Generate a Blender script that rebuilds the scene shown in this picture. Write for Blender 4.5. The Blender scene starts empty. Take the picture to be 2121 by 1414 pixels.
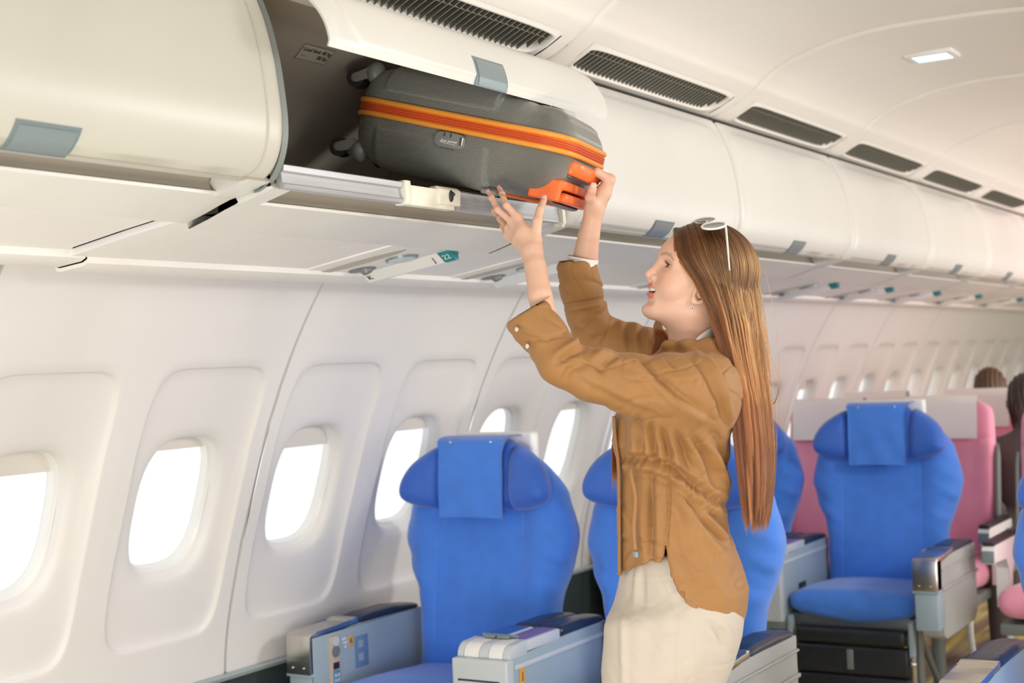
import bpy, bmesh, math, random
import numpy as np
import openvdb
from mathutils import Vector, Matrix

SC = bpy.context.scene
COL = SC.collection
rng = random.Random(7)
HC = 1.40                      # height of the camera above the cabin floor

# ------------------------------------------------------------------ camera
YAW, PITCH, ROLL = 0.5503137, 0.0172720, -0.0440695
LENS = 50.0
FPX = LENS / 36.0 * 2121
_f = np.array([-math.sin(YAW)*math.cos(PITCH), math.cos(YAW)*math.cos(PITCH), math.sin(PITCH)])
_r = np.array([math.cos(YAW), math.sin(YAW), 0.0])
_u = np.cross(_r, _f)
_c, _s = math.cos(ROLL), math.sin(ROLL)
_R, _U = _c*_r + _s*_u, -_s*_r + _c*_u
cam_d = bpy.data.cameras.new('camera')
cam = bpy.data.objects.new('camera', cam_d); COL.objects.link(cam)
M = Matrix(((_R[0], _U[0], -_f[0], 0), (_R[1], _U[1], -_f[1], 0), (_R[2], _U[2], -_f[2], HC), (0, 0, 0, 1)))
cam.matrix_world = M
cam_d.sensor_width = 36; cam_d.lens = LENS
cam_d.dof.use_dof = True; cam_d.dof.focus_distance = 3.0; cam_d.dof.aperture_fstop = 4.0
cam_d.clip_start = 0.05
SC.camera = cam

# ------------------------------------------------------------------ world and lights
w = bpy.data.worlds.new('daylight'); SC.world = w; w.use_nodes = True
bg = w.node_tree.nodes['Background']
bg.inputs['Color'].default_value = (1.0, 0.985, 0.965, 1); bg.inputs['Strength'].default_value = 1.2

def area(name, loc, target, sx, sy, power, color):
    d = bpy.data.lights.new(name, 'AREA'); d.shape = 'RECTANGLE'; d.size = sx; d.size_y = sy
    d.energy = power; d.color = color
    o = bpy.data.objects.new(name, d); COL.objects.link(o)
    o.location = loc
    o.rotation_euler = (Vector(target)-Vector(loc)).to_track_quat('-Z', 'Y').to_euler()
    return o
area('key_light', (0.75, 4.2, 1.95), (-2.0, 3.2, 1.5), 0.45, 0.45, 30, (1.0, 0.965, 0.92))
area('camera_side_light', (0.95, 1.75, 1.90), (-1.7, 2.9, 1.5), 0.40, 0.40, 12, (1.0, 0.975, 0.93))
area('low_front_light', (-0.65, 0.5, 0.42), (-1.95, 3.8, 1.0), 1.1, 0.6, 33, (1.0, 0.975, 0.955))
area('aft_fill_light', (0.6, 7.2, 1.1), (-1.9, 8.2, 1.9), 2.4, 1.0, 40, (1.0, 0.93, 0.89))  # unseen fill added to brighten the far bins, walls and ceiling
area('cabin_mood_light', (-0.75, 8.6, 2.1), (-2.3, 9.2, 0.9), 0.5, 3.0, 26, (1.0, 0.62, 0.66))
sun = bpy.data.lights.new('sun', 'SUN'); sun.energy = 0.0

vs = SC.view_settings
vs.view_transform = 'Standard'; vs.look = 'None'; vs.gamma = 1.0; vs.use_curve_mapping = False
vs.exposure = 0.0
SC.cycles.use_denoising = True
SC.cycles.max_bounces = 10
SC.cycles.diffuse_bounces = 5
SC.cycles.transparent_max_bounces = 24
SC.cycles.sample_clamp_indirect = 6.0
SC.cycles.caustics_reflective = False; SC.cycles.caustics_refractive = False

# ------------------------------------------------------------------ helpers
def smooth(me, on=True):
    me.polygons.foreach_set('use_smooth', [on]*len(me.polygons))

def link(name, me, mats, parent=None):
    o = bpy.data.objects.new(name, me); COL.objects.link(o)
    if not isinstance(mats, (list, tuple)): mats = [mats]
    for m in mats:
        if m is not None: me.materials.append(m)
    if parent is not None: o.parent = parent
    return o

def mesh(name, verts, faces, mats, parent=None, sm=True, mi=None, uv=None):
    me = bpy.data.meshes.new(name)
    v = np.asarray(verts, dtype=np.float64).reshape(-1, 3)
    me.from_pydata(v.tolist(), [], [tuple(int(i) for i in f) for f in faces])
    if mi is not None: me.polygons.foreach_set('material_index', list(mi))
    me.update(); smooth(me, sm)
    return link(name, me, mats, parent)

def bm_obj(name, bm, mats, parent=None, sm=False, auto=None):
    me = bpy.data.meshes.new(name)
    bmesh.ops.recalc_face_normals(bm, faces=bm.faces)
    bm.to_mesh(me); bm.free()
    smooth(me, sm or auto is not None)
    if auto is not None:
        me.set_sharp_from_angle(angle=math.radians(auto))
    return link(name, me, mats, parent)

def empty(name, loc=(0, 0, 0), rz=0.0, parent=None):
    o = bpy.data.objects.new(name, None); COL.objects.link(o)
    o.location = loc; o.rotation_euler = (0, 0, rz); o.empty_display_size = 0.1
    if parent: o.parent = parent
    return o

def tag(o, label=None, cat=None, group=None, kind=None):
    if label: o['label'] = label
    if cat: o['category'] = cat
    if group: o['group'] = group
    if kind: o['kind'] = kind
    return o

def struct(o):
    o['kind'] = 'structure'; return o

def box(bm, lo, hi, bev=0.0, seg=2, rot=None, mi=0):
    """an axis-aligned box with rounded edges added to a bmesh"""
    lo = Vector(lo); hi = Vector(hi); c = (lo+hi)/2; d = hi-lo
    mat = Matrix.Translation(c)
    if rot is not None: mat = mat @ rot
    mat = mat @ Matrix.Diagonal((d.x, d.y, d.z, 1))
    r = bmesh.ops.create_cube(bm, size=1.0, matrix=mat)
    vs_ = r['verts']
    if bev > 0:
        es = list({e for v in vs_ for e in v.link_edges})
        rr = bmesh.ops.bevel(bm, geom=es, offset=bev, segments=seg, profile=0.6, affect='EDGES', clamp_overlap=True)
        fs = rr['faces']
        allf = {f for v in rr['verts'] for f in v.link_faces}
    else:
        allf = {f for v in vs_ for f in v.link_faces}
    for f in allf: f.material_index = mi
    return allf

def cyl(bm, p0, p1, r0, r1=None, n=24, mi=0, cap=True):
    p0 = Vector(p0); p1 = Vector(p1); r1 = r0 if r1 is None else r1
    d = p1-p0
    mat = Matrix.Translation((p0+p1)/2) @ d.to_track_quat('Z', 'Y').to_matrix().to_4x4()
    r = bmesh.ops.create_cone(bm, cap_ends=cap, cap_tris=False, segments=n, radius1=r0, radius2=r1, depth=d.length, matrix=mat)
    for f in {f for v in r['verts'] for f in v.link_faces}: f.material_index = mi
    return r

def ball(bm, c, r, n=16, mi=0):
    if not isinstance(r, (tuple, list)): r = (r, r, r)
    rr = bmesh.ops.create_uvsphere(bm, u_segments=n*2, v_segments=n, radius=1, matrix=Matrix.Translation(c) @ Matrix.Diagonal((r[0], r[1], r[2], 1)))
    for f in {f for v in rr['verts'] for f in v.link_faces}: f.material_index = mi

def prism(bm, pts, axis, a, b, mi=0, bev=0, seg=2):
    """polygon pts (2-D) extruded along an axis from a to b"""
    def P(p, t):
        return {'x': (t, p[0], p[1]), 'y': (p[0], t, p[1]), 'z': (p[0], p[1], t)}[axis]
    va = [bm.verts.new(P(p, a)) for p in pts]; vb = [bm.verts.new(P(p, b)) for p in pts]
    n = len(pts); fs = [bm.faces.new(va), bm.faces.new(vb[::-1])]
    for i in range(n): fs.append(bm.faces.new((va[i], vb[i], vb[(i+1) % n], va[(i+1) % n])))
    for f in fs: f.material_index = mi
    if bev:
        es = list({e for f in fs for e in f.edges})
        bmesh.ops.bevel(bm, geom=es, offset=bev, segments=seg, profile=0.6, affect='EDGES', clamp_overlap=True)
    return fs

def catmull(P, n):
    """n samples along a smooth curve through the points P"""
    P = np.asarray(P, float); m = len(P)
    Q = np.vstack([2*P[0]-P[1], P, 2*P[-1]-P[-2]])
    t = np.linspace(0, m-1-1e-9, n); i = t.astype(int); u = (t-i)[:, None]
    p0, p1, p2, p3 = Q[i], Q[i+1], Q[i+2], Q[i+3]
    return 0.5*((2*p1)+(-p0+p2)*u+(2*p0-5*p1+4*p2-p3)*u**2+(-p0+3*p1-3*p2+p3)*u**3)

def tube_data(path, rad, n=12, flat=None, up=(0, 0, 1), cap=True):
    """verts, faces of a tube along a path; rad scalar or list, flat=(a,b) ellipse scale"""
    P = np.asarray(path, float); m = len(P)
    rad = np.broadcast_to(np.asarray(rad, float), (m,)) if np.ndim(rad) < 2 else np.asarray(rad, float)
    T = np.gradient(P, axis=0); T /= np.linalg.norm(T, axis=1)[:, None]+1e-12
    up = np.asarray(up, float)
    N = np.zeros_like(P); a = np.cross(T[0], up)
    if np.linalg.norm(a) < 1e-3: a = np.cross(T[0], (1, 0, 0.01))
    N[0] = a/np.linalg.norm(a)
    for i in range(1, m):
        v = N[i-1]-T[i]*(N[i-1]@T[i]); N[i] = v/(np.linalg.norm(v)+1e-12)
    B = np.cross(T, N)
    ang = np.linspace(0, 2*np.pi, n, endpoint=False)
    fa, fb = flat if flat else (1, 1)
    V = P[:, None]+rad[:, None, None]*(fa*np.cos(ang)[None, :, None]*N[:, None]+fb*np.sin(ang)[None, :, None]*B[:, None])
    V = V.reshape(-1, 3)
    F = [(i*n+j, i*n+(j+1) % n, (i+1)*n+(j+1) % n, (i+1)*n+j) for i in range(m-1) for j in range(n)]
    if cap:
        F.append(tuple(range(n))[::-1]); F.append(tuple((m-1)*n+j for j in range(n)))
    return V, F

def tube(name, path, rad, mats, parent=None, n=12, flat=None, up=(0, 0, 1)):
    V, F = tube_data(path, rad, n, flat, up)
    return mesh(name, V, F, mats, parent)

def bm_add(bm, V, F, mi=0):
    vs_ = [bm.verts.new(tuple(v)) for v in V]
    for f in F:
        try: g = bm.faces.new([vs_[i] for i in f]); g.material_index = mi
        except ValueError: pass

def grid_faces(nu, nv, flip=False):
    F = []
    for i in range(nu-1):
        for j in range(nv-1):
            q = (i*nv+j, i*nv+j+1, (i+1)*nv+j+1, (i+1)*nv+j)
            F.append(q[::-1] if flip else q)
    return F

def px_dir(x, y):
    return _f + (x-1060.5)/FPX*_R - (y-707.0)/FPX*_U
def at(x, y, X=None, Y=None, Z=None, D=None):
    """the point a picture position stands for on a plane of the cabin (or at a horizontal depth D)"""
    d = px_dir(x, y)
    if X is not None: t = X/d[0]
    elif Y is not None: t = Y/d[1]
    elif Z is not None: t = (Z-HC)/d[2]
    else: t = D/(d@np.array([-math.sin(YAW), math.cos(YAW), 0]))
    p = d*t; p[2] += HC
    return p

# ------------------------------------------------------------------ implicit surfaces
def sdf_mesh(fn, lo, hi, h, B=8, slack=1.25, both=False):
    lo = np.asarray(lo, float); hi = np.asarray(hi, float)
    nb = np.ceil((hi-lo)/(h*B)).astype(int)
    n = nb*B
    c = [lo[k]+(np.arange(nb[k])*B+(B-1)/2)*h for k in range(3)]
    C = np.stack(np.meshgrid(*c, indexing='ij'), -1).reshape(-1, 3)
    d = fn(C)
    act = np.abs(d) < (B*h*0.87*slack+2*h)
    A = np.broadcast_to((np.sign(d)*4*h).reshape(nb)[:, None, :, None, :, None], (nb[0], B, nb[1], B, nb[2], B)).astype(np.float32).copy()
    idx = np.argwhere(act.reshape(nb))
    o = np.arange(B)*h
    off = np.stack(np.meshgrid(o, o, o, indexing='ij'), -1).reshape(-1, 3)
    for s in range(0, len(idx), 600):
        I = idx[s:s+600]
        P = (lo+I*B*h)[:, None]+off[None]
        v = np.clip(fn(P.reshape(-1, 3)), -4*h, 4*h).reshape(len(I), B, B, B)
        for k, (a, b, c_) in enumerate(I): A[a, :, b, :, c_, :] = v[k]
    A = A.reshape(n)
    g = openvdb.FloatGrid(4*h); g.copyFromArray(A)
    p, q = g.convertToQuads(isovalue=0.0)
    p = p*h+lo
    q = q.astype(int)
    # outward orientation
    a, b, c_ = p[q[:, 0]], p[q[:, 1]], p[q[:, 2]]
    vol = np.einsum('ij,ij->i', a, np.cross(b, c_)).sum()+np.einsum('ij,ij->i', a, np.cross(c_, p[q[:, 3]])).sum()
    if vol < 0: q = q[:, ::-1]
    return p, q

def relax(V, F, it=1, k=0.5):
    V = V.copy(); n = len(V)
    E = np.vstack([F[:, [0, 1]], F[:, [1, 2]], F[:, [2, 3]], F[:, [3, 0]]])
    deg = np.bincount(np.r_[E[:, 0], E[:, 1]], minlength=n)[:, None]
    for _ in range(it):
        S = np.zeros_like(V)
        for ax in range(3):
            S[:, ax] = np.bincount(E[:, 0], V[E[:, 1], ax], n)+np.bincount(E[:, 1], V[E[:, 0], ax], n)
        V += k*(S/np.maximum(deg, 1)-V)
    return V

def vnormals(V, F):
    n = np.cross(V[F[:, 2]]-V[F[:, 0]], V[F[:, 3]]-V[F[:, 1]])
    N = np.zeros_like(V)
    for k in range(4): np.add.at(N, F[:, k], n)
    return N/(np.linalg.norm(N, axis=1)[:, None]+1e-12)

def fast_mesh(name, V, F, mats, parent=None, mi=None, cols=None):
    me = bpy.data.meshes.new(name)
    n = len(F); k = F.shape[1]
    me.vertices.add(len(V)); me.vertices.foreach_set('co', V.astype(np.float32).ravel())
    me.loops.add(n*k); me.loops.foreach_set('vertex_index', F.astype(np.int32).ravel())
    me.polygons.add(n); me.polygons.foreach_set('loop_start', np.arange(n, dtype=np.int32)*k)
    me.polygons.foreach_set('use_smooth', np.ones(n, dtype=bool))
    me.update(calc_edges=True)
    if mi is not None: me.polygons.foreach_set('material_index', np.asarray(mi, np.int32))
    if cols is not None:
        ca = me.color_attributes.new('col', 'FLOAT_COLOR', 'POINT')
        ca.data.foreach_set('color', np.c_[cols, np.ones(len(V))].astype(np.float32).ravel())
    me.validate()
    return link(name, me, mats, parent)

def smin(a, b, k):
    h = np.maximum(k-np.abs(a-b), 0)/k
    return np.minimum(a, b)-h*h*k*0.25
def smax(a, b, k): return -smin(-a, -b, k)
def s_ball(P, c, r): return np.linalg.norm(P-np.asarray(c), axis=1)-r
def s_ell(P, c, r, R=None):
    q = P-np.asarray(c)
    if R is not None: q = q@R
    r = np.asarray(r, float)
    k0 = np.linalg.norm(q/r, axis=1); k1 = np.linalg.norm(q/(r*r), axis=1)
    return k0*(k0-1)/np.maximum(k1, 1e-9)
def s_cone(P, a, b, ra, rb):
    """capsule with two radii"""
    a = np.asarray(a, float); b = np.asarray(b, float)
    ab = b-a; t = np.clip(((P-a)@ab)/(ab@ab), 0, 1)
    return np.linalg.norm(P-a-t[:, None]*ab, axis=1)-(ra+(rb-ra)*t)
def s_chain(P, pts, rad, k=0.01):
    d = None
    for i in range(len(pts)-1):
        e = s_cone(P, pts[i], pts[i+1], rad[i], rad[i+1])
        d = e if d is None else smin(d, e, k)
    return d
def s_box(P, c, h, r=0.0, R=None):
    q = P-np.asarray(c)
    if R is not None: q = q@R
    q = np.abs(q)-(np.asarray(h)-r)
    return np.linalg.norm(np.maximum(q, 0), axis=1)+np.minimum(q.max(axis=1), 0)-r
def poly_sdf(p, poly):
    """2-D signed distance to a closed polygon; p (N,2)"""
    poly = np.asarray(poly, float); n = len(poly)
    d = np.full(len(p), 1e9); s = np.ones(len(p))
    for i in range(n):
        a = poly[i]; b = poly[i-1]; e = b-a; w_ = p-a
        t = np.clip((w_@e)/(e@e+1e-18), 0, 1)
        d = np.minimum(d, ((w_-t[:, None]*e)**2).sum(1))
        c1 = p[:, 1] >= a[1]; c2 = p[:, 1] < b[1]; c3 = e[0]*w_[:, 1] > e[1]*w_[:, 0]
        flip = (c1 & c2 & c3) | (~c1 & ~c2 & ~c3)
        s[flip] *= -1
    return s*np.sqrt(d)

# value noise for folds and weave
_perm = np.random.RandomState(3).rand(64, 64, 64)
def vnoise(P):
    P = np.asarray(P); i = np.floor(P).astype(int); f = P-i; f = f*f*(3-2*f)
    def g(a, b, c): return _perm[(i[:, 0]+a) & 63, (i[:, 1]+b) & 63, (i[:, 2]+c) & 63]
    x, y, z = f[:, 0], f[:, 1], f[:, 2]
    return ((g(0,0,0)*(1-x)+g(1,0,0)*x)*(1-y)+(g(0,1,0)*(1-x)+g(1,1,0)*x)*y)*(1-z)+((g(0,0,1)*(1-x)+g(1,0,1)*x)*(1-y)+(g(0,1,1)*(1-x)+g(1,1,1)*x)*y)*z-0.5

# ------------------------------------------------------------------ materials
def mat(name, col, rough=0.5, metal=0.0, noise=0.0, nscale=8.0, bump=0.0, bscale=200.0, coat=0.0, sheen=0.0, spec=0.5, sss=0.0, emis=None, attr=False, stretch=None, sub=(1, .3, .15)):
    m = bpy.data.materials.new(name); m.use_nodes = True
    nt = m.node_tree; b = nt.nodes['Principled BSDF']
    col = tuple(col)+(1,) if len(col) == 3 else col
    b.inputs['Base Color'].default_value = col
    b.inputs['Roughness'].default_value = rough; b.inputs['Metallic'].default_value = metal
    b.inputs['Specular IOR Level'].default_value = spec
    b.inputs['Coat Weight'].default_value = coat; b.inputs['Sheen Weight'].default_value = sheen
    if sss:
        b.inputs['Subsurface Weight'].default_value = sss
        b.inputs['Subsurface Radius'].default_value = sub; b.inputs['Subsurface Scale'].default_value = 0.008
    if emis:
        b.inputs['Emission Color'].default_value = tuple(emis[0])+(1,); b.inputs['Emission Strength'].default_value = emis[1]
    tc = nt.nodes.new('ShaderNodeTexCoord'); src = tc.outputs['Object']
    if stretch:
        mp = nt.nodes.new('ShaderNodeMapping'); mp.inputs['Scale'].default_value = stretch
        nt.links.new(src, mp.inputs['Vector']); src = mp.outputs['Vector']
    base = None
    if attr:
        a = nt.nodes.new('ShaderNodeAttribute'); a.attribute_name = 'col'; base = a.outputs['Color']
        nt.links.new(base, b.inputs['Base Color'])
    if noise > 0:
        n = nt.nodes.new('ShaderNodeTexNoise'); n.inputs['Scale'].default_value = nscale; n.inputs['Detail'].default_value = 4
        nt.links.new(src, n.inputs['Vector'])
        mr = nt.nodes.new('ShaderNodeMapRange'); mr.inputs['From Min'].default_value = 0.3; mr.inputs['From Max'].default_value = 0.7
        mr.inputs['To Min'].default_value = 1-noise; mr.inputs['To Max'].default_value = 1+noise*0.4
        nt.links.new(n.outputs['Fac'], mr.inputs['Value'])
        mx = nt.nodes.new('ShaderNodeMix'); mx.data_type = 'RGBA'; mx.blend_type = 'MULTIPLY'; mx.inputs['Factor'].default_value = 1
        if base: nt.links.new(base, mx.inputs['A'])
        else: mx.inputs['A'].default_value = col
        cb = nt.nodes.new('ShaderNodeCombineColor')
        for k in ('Red', 'Green', 'Blue'): nt.links.new(mr.outputs['Result'], cb.inputs[k])
        nt.links.new(cb.outputs['Color'], mx.inputs['B']); nt.links.new(mx.outputs['Result'], b.inputs['Base Color'])
    if bump > 0:
        n2 = nt.nodes.new('ShaderNodeTexNoise'); n2.inputs['Scale'].default_value = bscale; n2.inputs['Detail'].default_value = 3
        nt.links.new(src, n2.inputs['Vector'])
        bp = nt.nodes.new('ShaderNodeBump'); bp.inputs['Strength'].default_value = bump; bp.inputs['Distance'].default_value = 0.002
        nt.links.new(n2.outputs['Fac'], bp.inputs['Height']); nt.links.new(bp.outputs['Normal'], b.inputs['Normal'])
    return m

def weave(m, scale=900, strength=0.3):
    """adds a fine woven bump and tint to a cloth material"""
    nt = m.node_tree; b = nt.nodes['Principled BSDF']
    tc = nt.nodes.new('ShaderNodeTexCoord'); h = []
    for d in ('X', 'Z'):
        wv = nt.nodes.new('ShaderNodeTexWave'); wv.bands_direction = d; wv.inputs['Scale'].default_value = scale
        wv.inputs['Distortion'].default_value = 1.2; wv.inputs['Detail'].default_value = 1
        nt.links.new(tc.outputs['Object'], wv.inputs['Vector']); h.append(wv.outputs['Fac'])
    ad = nt.nodes.new('ShaderNodeMath'); ad.operation = 'ADD'
    nt.links.new(h[0], ad.inputs[0]); nt.links.new(h[1], ad.inputs[1])
    bp = nt.nodes.new('ShaderNodeBump'); bp.inputs['Strength'].default_value = strength; bp.inputs['Distance'].default_value = 0.0008
    nt.links.new(ad.outputs[0], bp.inputs['Height']); nt.links.new(bp.outputs['Normal'], b.inputs['Normal'])
    return m

MT = {}
MT['panel'] = mat('sidewall_plastic', (0.775, 0.752, 0.728), 0.45, noise=0.03, nscale=2, bump=0.08, bscale=900)
MT['ceiling'] = mat('ceiling_plastic', (0.80, 0.76, 0.71), 0.42, noise=0.02, nscale=2)
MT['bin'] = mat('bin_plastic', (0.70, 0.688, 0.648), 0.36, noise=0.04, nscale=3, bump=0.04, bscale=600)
MT['bin_near'] = mat('dimmed_bin_plastic', (0.51, 0.495, 0.43), 0.38, noise=0.05, nscale=3, bump=0.04, bscale=600)  # bin plastic darkened in colour, as less light falls on the near bin
MT['psu'] = mat('service_plastic', (0.86, 0.835, 0.81), 0.4, noise=0.03, nscale=3)
MT['cream'] = mat('cream_plastic', (0.78, 0.75, 0.63), 0.4, noise=0.05, nscale=6)
MT['dark'] = mat('dark_gap', (0.03, 0.028, 0.022), 0.8)
MT['recess'] = mat('recess_shade_tan', (0.47, 0.43, 0.36), 0.5)  # shade of the grip recess painted as darker tan; also backs ceiling seams
MT['gasket'] = mat('grey_gasket', (0.20, 0.22, 0.21), 0.5)
MT['seamline'] = mat('seam_shadow_rubber', (0.16, 0.15, 0.12), 0.7)
MT['dado'] = mat('dark_teal_carpet_wall', (0.025, 0.042, 0.045), 0.85, bump=0.3, bscale=400)
MT['rail'] = mat('satin_rail', (0.45, 0.52, 0.53), 0.35, metal=0.4)
MT['latch'] = mat('latch_grey_blue', (0.21, 0.26, 0.275), 0.32, metal=0.25)
MT['alu'] = mat('brushed_aluminium', (0.50, 0.51, 0.53), 0.40, metal=0.45, noise=0.12, nscale=6, stretch=(8, 1, 40))
MT['alu_dark'] = mat('dull_aluminium', (0.34, 0.35, 0.38), 0.4, metal=0.55, noise=0.2, nscale=8, stretch=(8, 1, 40))
MT['steel'] = mat('brushed_steel', (0.60, 0.57, 0.52), 0.24, metal=1.0, noise=0.1, nscale=12)
MT['chrome'] = mat('chrome', (0.75, 0.75, 0.75), 0.12, metal=1.0)
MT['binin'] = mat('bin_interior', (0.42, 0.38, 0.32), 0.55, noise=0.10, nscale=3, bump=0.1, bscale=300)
MT['grille'] = mat('grille_grey', (0.26, 0.25, 0.21), 0.5)
MT['shade'] = mat('blind_plastic', (0.72, 0.68, 0.62), 0.5)
MT['white'] = mat('white_plastic', (0.82, 0.82, 0.80), 0.35)
MT['black'] = mat('black_plastic', (0.02, 0.02, 0.022), 0.4)
MT['navy'] = mat('navy_leather', (0.018, 0.028, 0.06), 0.32, bump=0.25, bscale=260, noise=0.2, nscale=20)
MT['blackleather'] = mat('black_leather', (0.016, 0.019, 0.024), 0.36, bump=0.3, bscale=180, noise=0.2, nscale=20)
MT['shellgrey'] = mat('seat_shell_grey_blue', (0.33, 0.42, 0.48), 0.42, noise=0.05, nscale=5)
MT['shellgrey2'] = mat('seat_shell_warm_grey', (0.42, 0.43, 0.43), 0.42, noise=0.05, nscale=5)
MT['lightgrey'] = mat('light_grey_plastic', (0.56, 0.60, 0.63), 0.35)
MT['blue'] = weave(mat('blue_seat_cloth', (0.055, 0.225, 0.80), 0.58, sheen=0.35, noise=0.10, nscale=14, spec=0.35), 700, 0.25)
MT['bluedark'] = weave(mat('blue_headrest_cloth', (0.030, 0.135, 0.60), 0.48, sheen=0.3, noise=0.08, nscale=10, spec=0.4), 700, 0.2)
MT['bluelid'] = mat('blue_tray_lid', (0.03, 0.10, 0.45), 0.35)
MT['purplelid'] = mat('purple_tray_lid', (0.20, 0.13, 0.36), 0.35)
MT['pink'] = weave(mat('pink_seat_cloth', (0.86, 0.33, 0.47), 0.7, sheen=0.3, noise=0.06, nscale=8), 500, 0.2)
MT['antimac'] = weave(mat('white_headrest_cloth', (0.84, 0.79, 0.77), 0.8), 500, 0.2)
MT['tag'] = mat('orange_tag', (0.75, 0.38, 0.06), 0.5)
MT['ink'] = mat('printed_ink', (0.02, 0.03, 0.035), 0.6)
MT['metalgrey'] = mat('painted_metal', (0.22, 0.24, 0.24), 0.45, metal=0.3)
MT['glass'] = None
def glass_mat():
    m = bpy.data.materials.new('window_glass'); m.use_nodes = True; nt = m.node_tree; nt.nodes.clear()
    o = nt.nodes.new('ShaderNodeOutputMaterial'); t = nt.nodes.new('ShaderNodeBsdfTransparent'); g = nt.nodes.new('ShaderNodeBsdfGlossy')
    g.inputs['Roughness'].default_value = 0.03; t.inputs['Color'].default_value = (0.97, 0.985, 1, 1)
    f = nt.nodes.new('ShaderNodeFresnel'); f.inputs['IOR'].default_value = 1.2
    mx = nt.nodes.new('ShaderNodeMixShader'); nt.links.new(f.outputs[0], mx.inputs[0]); nt.links.new(t.outputs[0], mx.inputs[1]); nt.links.new(g.outputs[0], mx.inputs[2])
    nt.links.new(mx.outputs[0], o.inputs[0]); return m
MT['glass'] = glass_mat()

def text(name, s, size, loc, rot, m, parent=None, ext=0.0003, align='CENTER'):
    c = bpy.data.curves.new(name, 'FONT'); c.body = s; c.size = size; c.align_x = align; c.align_y = 'CENTER'; c.extrude = ext
    o = bpy.data.objects.new(name, c); COL.objects.link(o); c.materials.append(m)
    me = o.to_mesh().copy() if False else bpy.data.meshes.new_from_object(o)
    bpy.data.objects.remove(o); bpy.data.curves.remove(c)
    me.materials.clear()
    o = link(name, me, m)
    if parent is not None:
        o.parent = parent
    return o
SKIN_H, JACK_H = .0016, .0030
# ================================================================== the cabin shell
PR = np.array([(-2.93, 0.0), (-2.925, .15), (-2.91, .3), (-2.891, .544), (-2.873, .684), (-2.83, .852), (-2.779, 1.019), (-2.732, 1.156), (-2.676, 1.291),
               (-2.611, 1.425), (-2.543, 1.543), (-2.473, 1.645), (-2.39, 1.75), (-2.28, 1.87)])
_pd = catmull(PR, 600); _ps = np.r_[0, np.cumsum(np.linalg.norm(np.diff(_pd, axis=0), axis=1))]
_pt = np.gradient(_pd, _ps, axis=0)
def prof(s):
    X = np.interp(s, _ps, _pd[:, 0]); Z = np.interp(s, _ps, _pd[:, 1])
    tx = np.interp(s, _ps, _pt[:, 0]); tz = np.interp(s, _ps, _pt[:, 1]); l = np.hypot(tx, tz)
    return X, Z, -tz/l, tx/l            # position and outward normal
def s_of_z(z): return float(np.interp(z, _pd[:, 1], _ps))
def wall_pt(y, s, d):
    X, Z, nx, nz = prof(s); return np.stack([X+nx*d, np.broadcast_to(y, np.shape(X)), Z+nz*d], -1)
S0, S1 = s_of_z(0.545), s_of_z(1.80)
SW = (s_of_z(1.226)+s_of_z(.872))/2+0.004; HW = 0.139; HS = 0.189
SR = (s_of_z(.685)+s_of_z(1.432))/2; HRS = (s_of_z(1.432)-s_of_z(.685))/2; HR = 0.214
NA = 96
ang = (np.arange(NA)+.5)/NA*2*np.pi
def sup(a, b, n):
    c, s = np.cos(ang), np.sin(ang)
    return np.sign(c)*np.abs(c)**(2/n)*a, np.sign(s)*np.abs(s)**(2/n)*b
def rect_loop(y0, y1, s0, s1, yc, sc):
    """points on the cell border met by the rays of a superellipse"""
    cy, cs = sup(1, 1, 5)
    Y = np.where(cy > 0, (y1-yc), (yc-y0)); S = np.where(cs > 0, (s1-sc), (sc-s0))
    k = 1/np.maximum(np.abs(cy), np.abs(cs))
    return cy*k*Y, cs*k*S

def window_cell(k):
    yc = 2.785+0.533*k
    first = (k % 2 == 1)            # the pair after the seam at 3.05 starts with an odd index
    y0 = yc-.2665+(.0055 if first else 0); y1 = yc+.2665-(0 if first else .0055)
    L = []
    ry, rs = rect_loop(y0, y1, S0, S1, yc, SR)
    L.append((ry, rs+SR, 0.0))
    ay, as_ = sup(HR, HRS, 7)
    for t in (.2, .4, .6, .8, .93): L.append((ry*(1-t)+ay*t, (rs*(1-t)+as_*t)+SR, 0.0))
    L.append((ay, as_+SR, 0.0))
    L.append((ay*.988, as_*.993+SR, 0.0015)); L.append((ay*.965, as_*.98+SR, 0.008)); L.append((ay*.945, as_*.968+SR, 0.0105))
    wy, ws = sup(HW+.045, HS+.045, 3.2)
    by, bs = ay*.945, as_*.968+SR
    for t in (.2, .4, .6, .8): L.append((by*(1-t)+wy*t, bs*(1-t)+(ws+SW)*t, .0105+.007*t))
    L.append((wy, ws+SW, .018))
    for g, d in ((.026, .020), (.014, .025), (.006, .033), (.002, .042), (0, .050)):
        ey, es = sup(HW+g, HS+g, 3.0); L.append((ey, es+SW, d))
    V = []
    for (py, ps, d) in L: V.append(wall_pt(yc+py, ps, d))
    F = [(i*NA+j, (i+1)*NA+j, (i+1)*NA+(j+1) % NA, i*NA+(j+1) % NA) for i in range(len(L)-1) for j in range(NA)]
    # corner fill of the cell and the turned-in flanges at the seams
    V = np.concatenate(V); F = list(F)
    return yc, y0, y1, V, F

Ks = list(range(-3, 22))
WV, WF, base_ = [], [], 0
cells = []
for k in Ks:
    yc, y0, y1, V, F = window_cell(k)
    F = [tuple(i+base_ for i in f) for f in F]; WV.append(V); WF += F; base_ += len(V)
    cells.append((k, yc, y0, y1))
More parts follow.
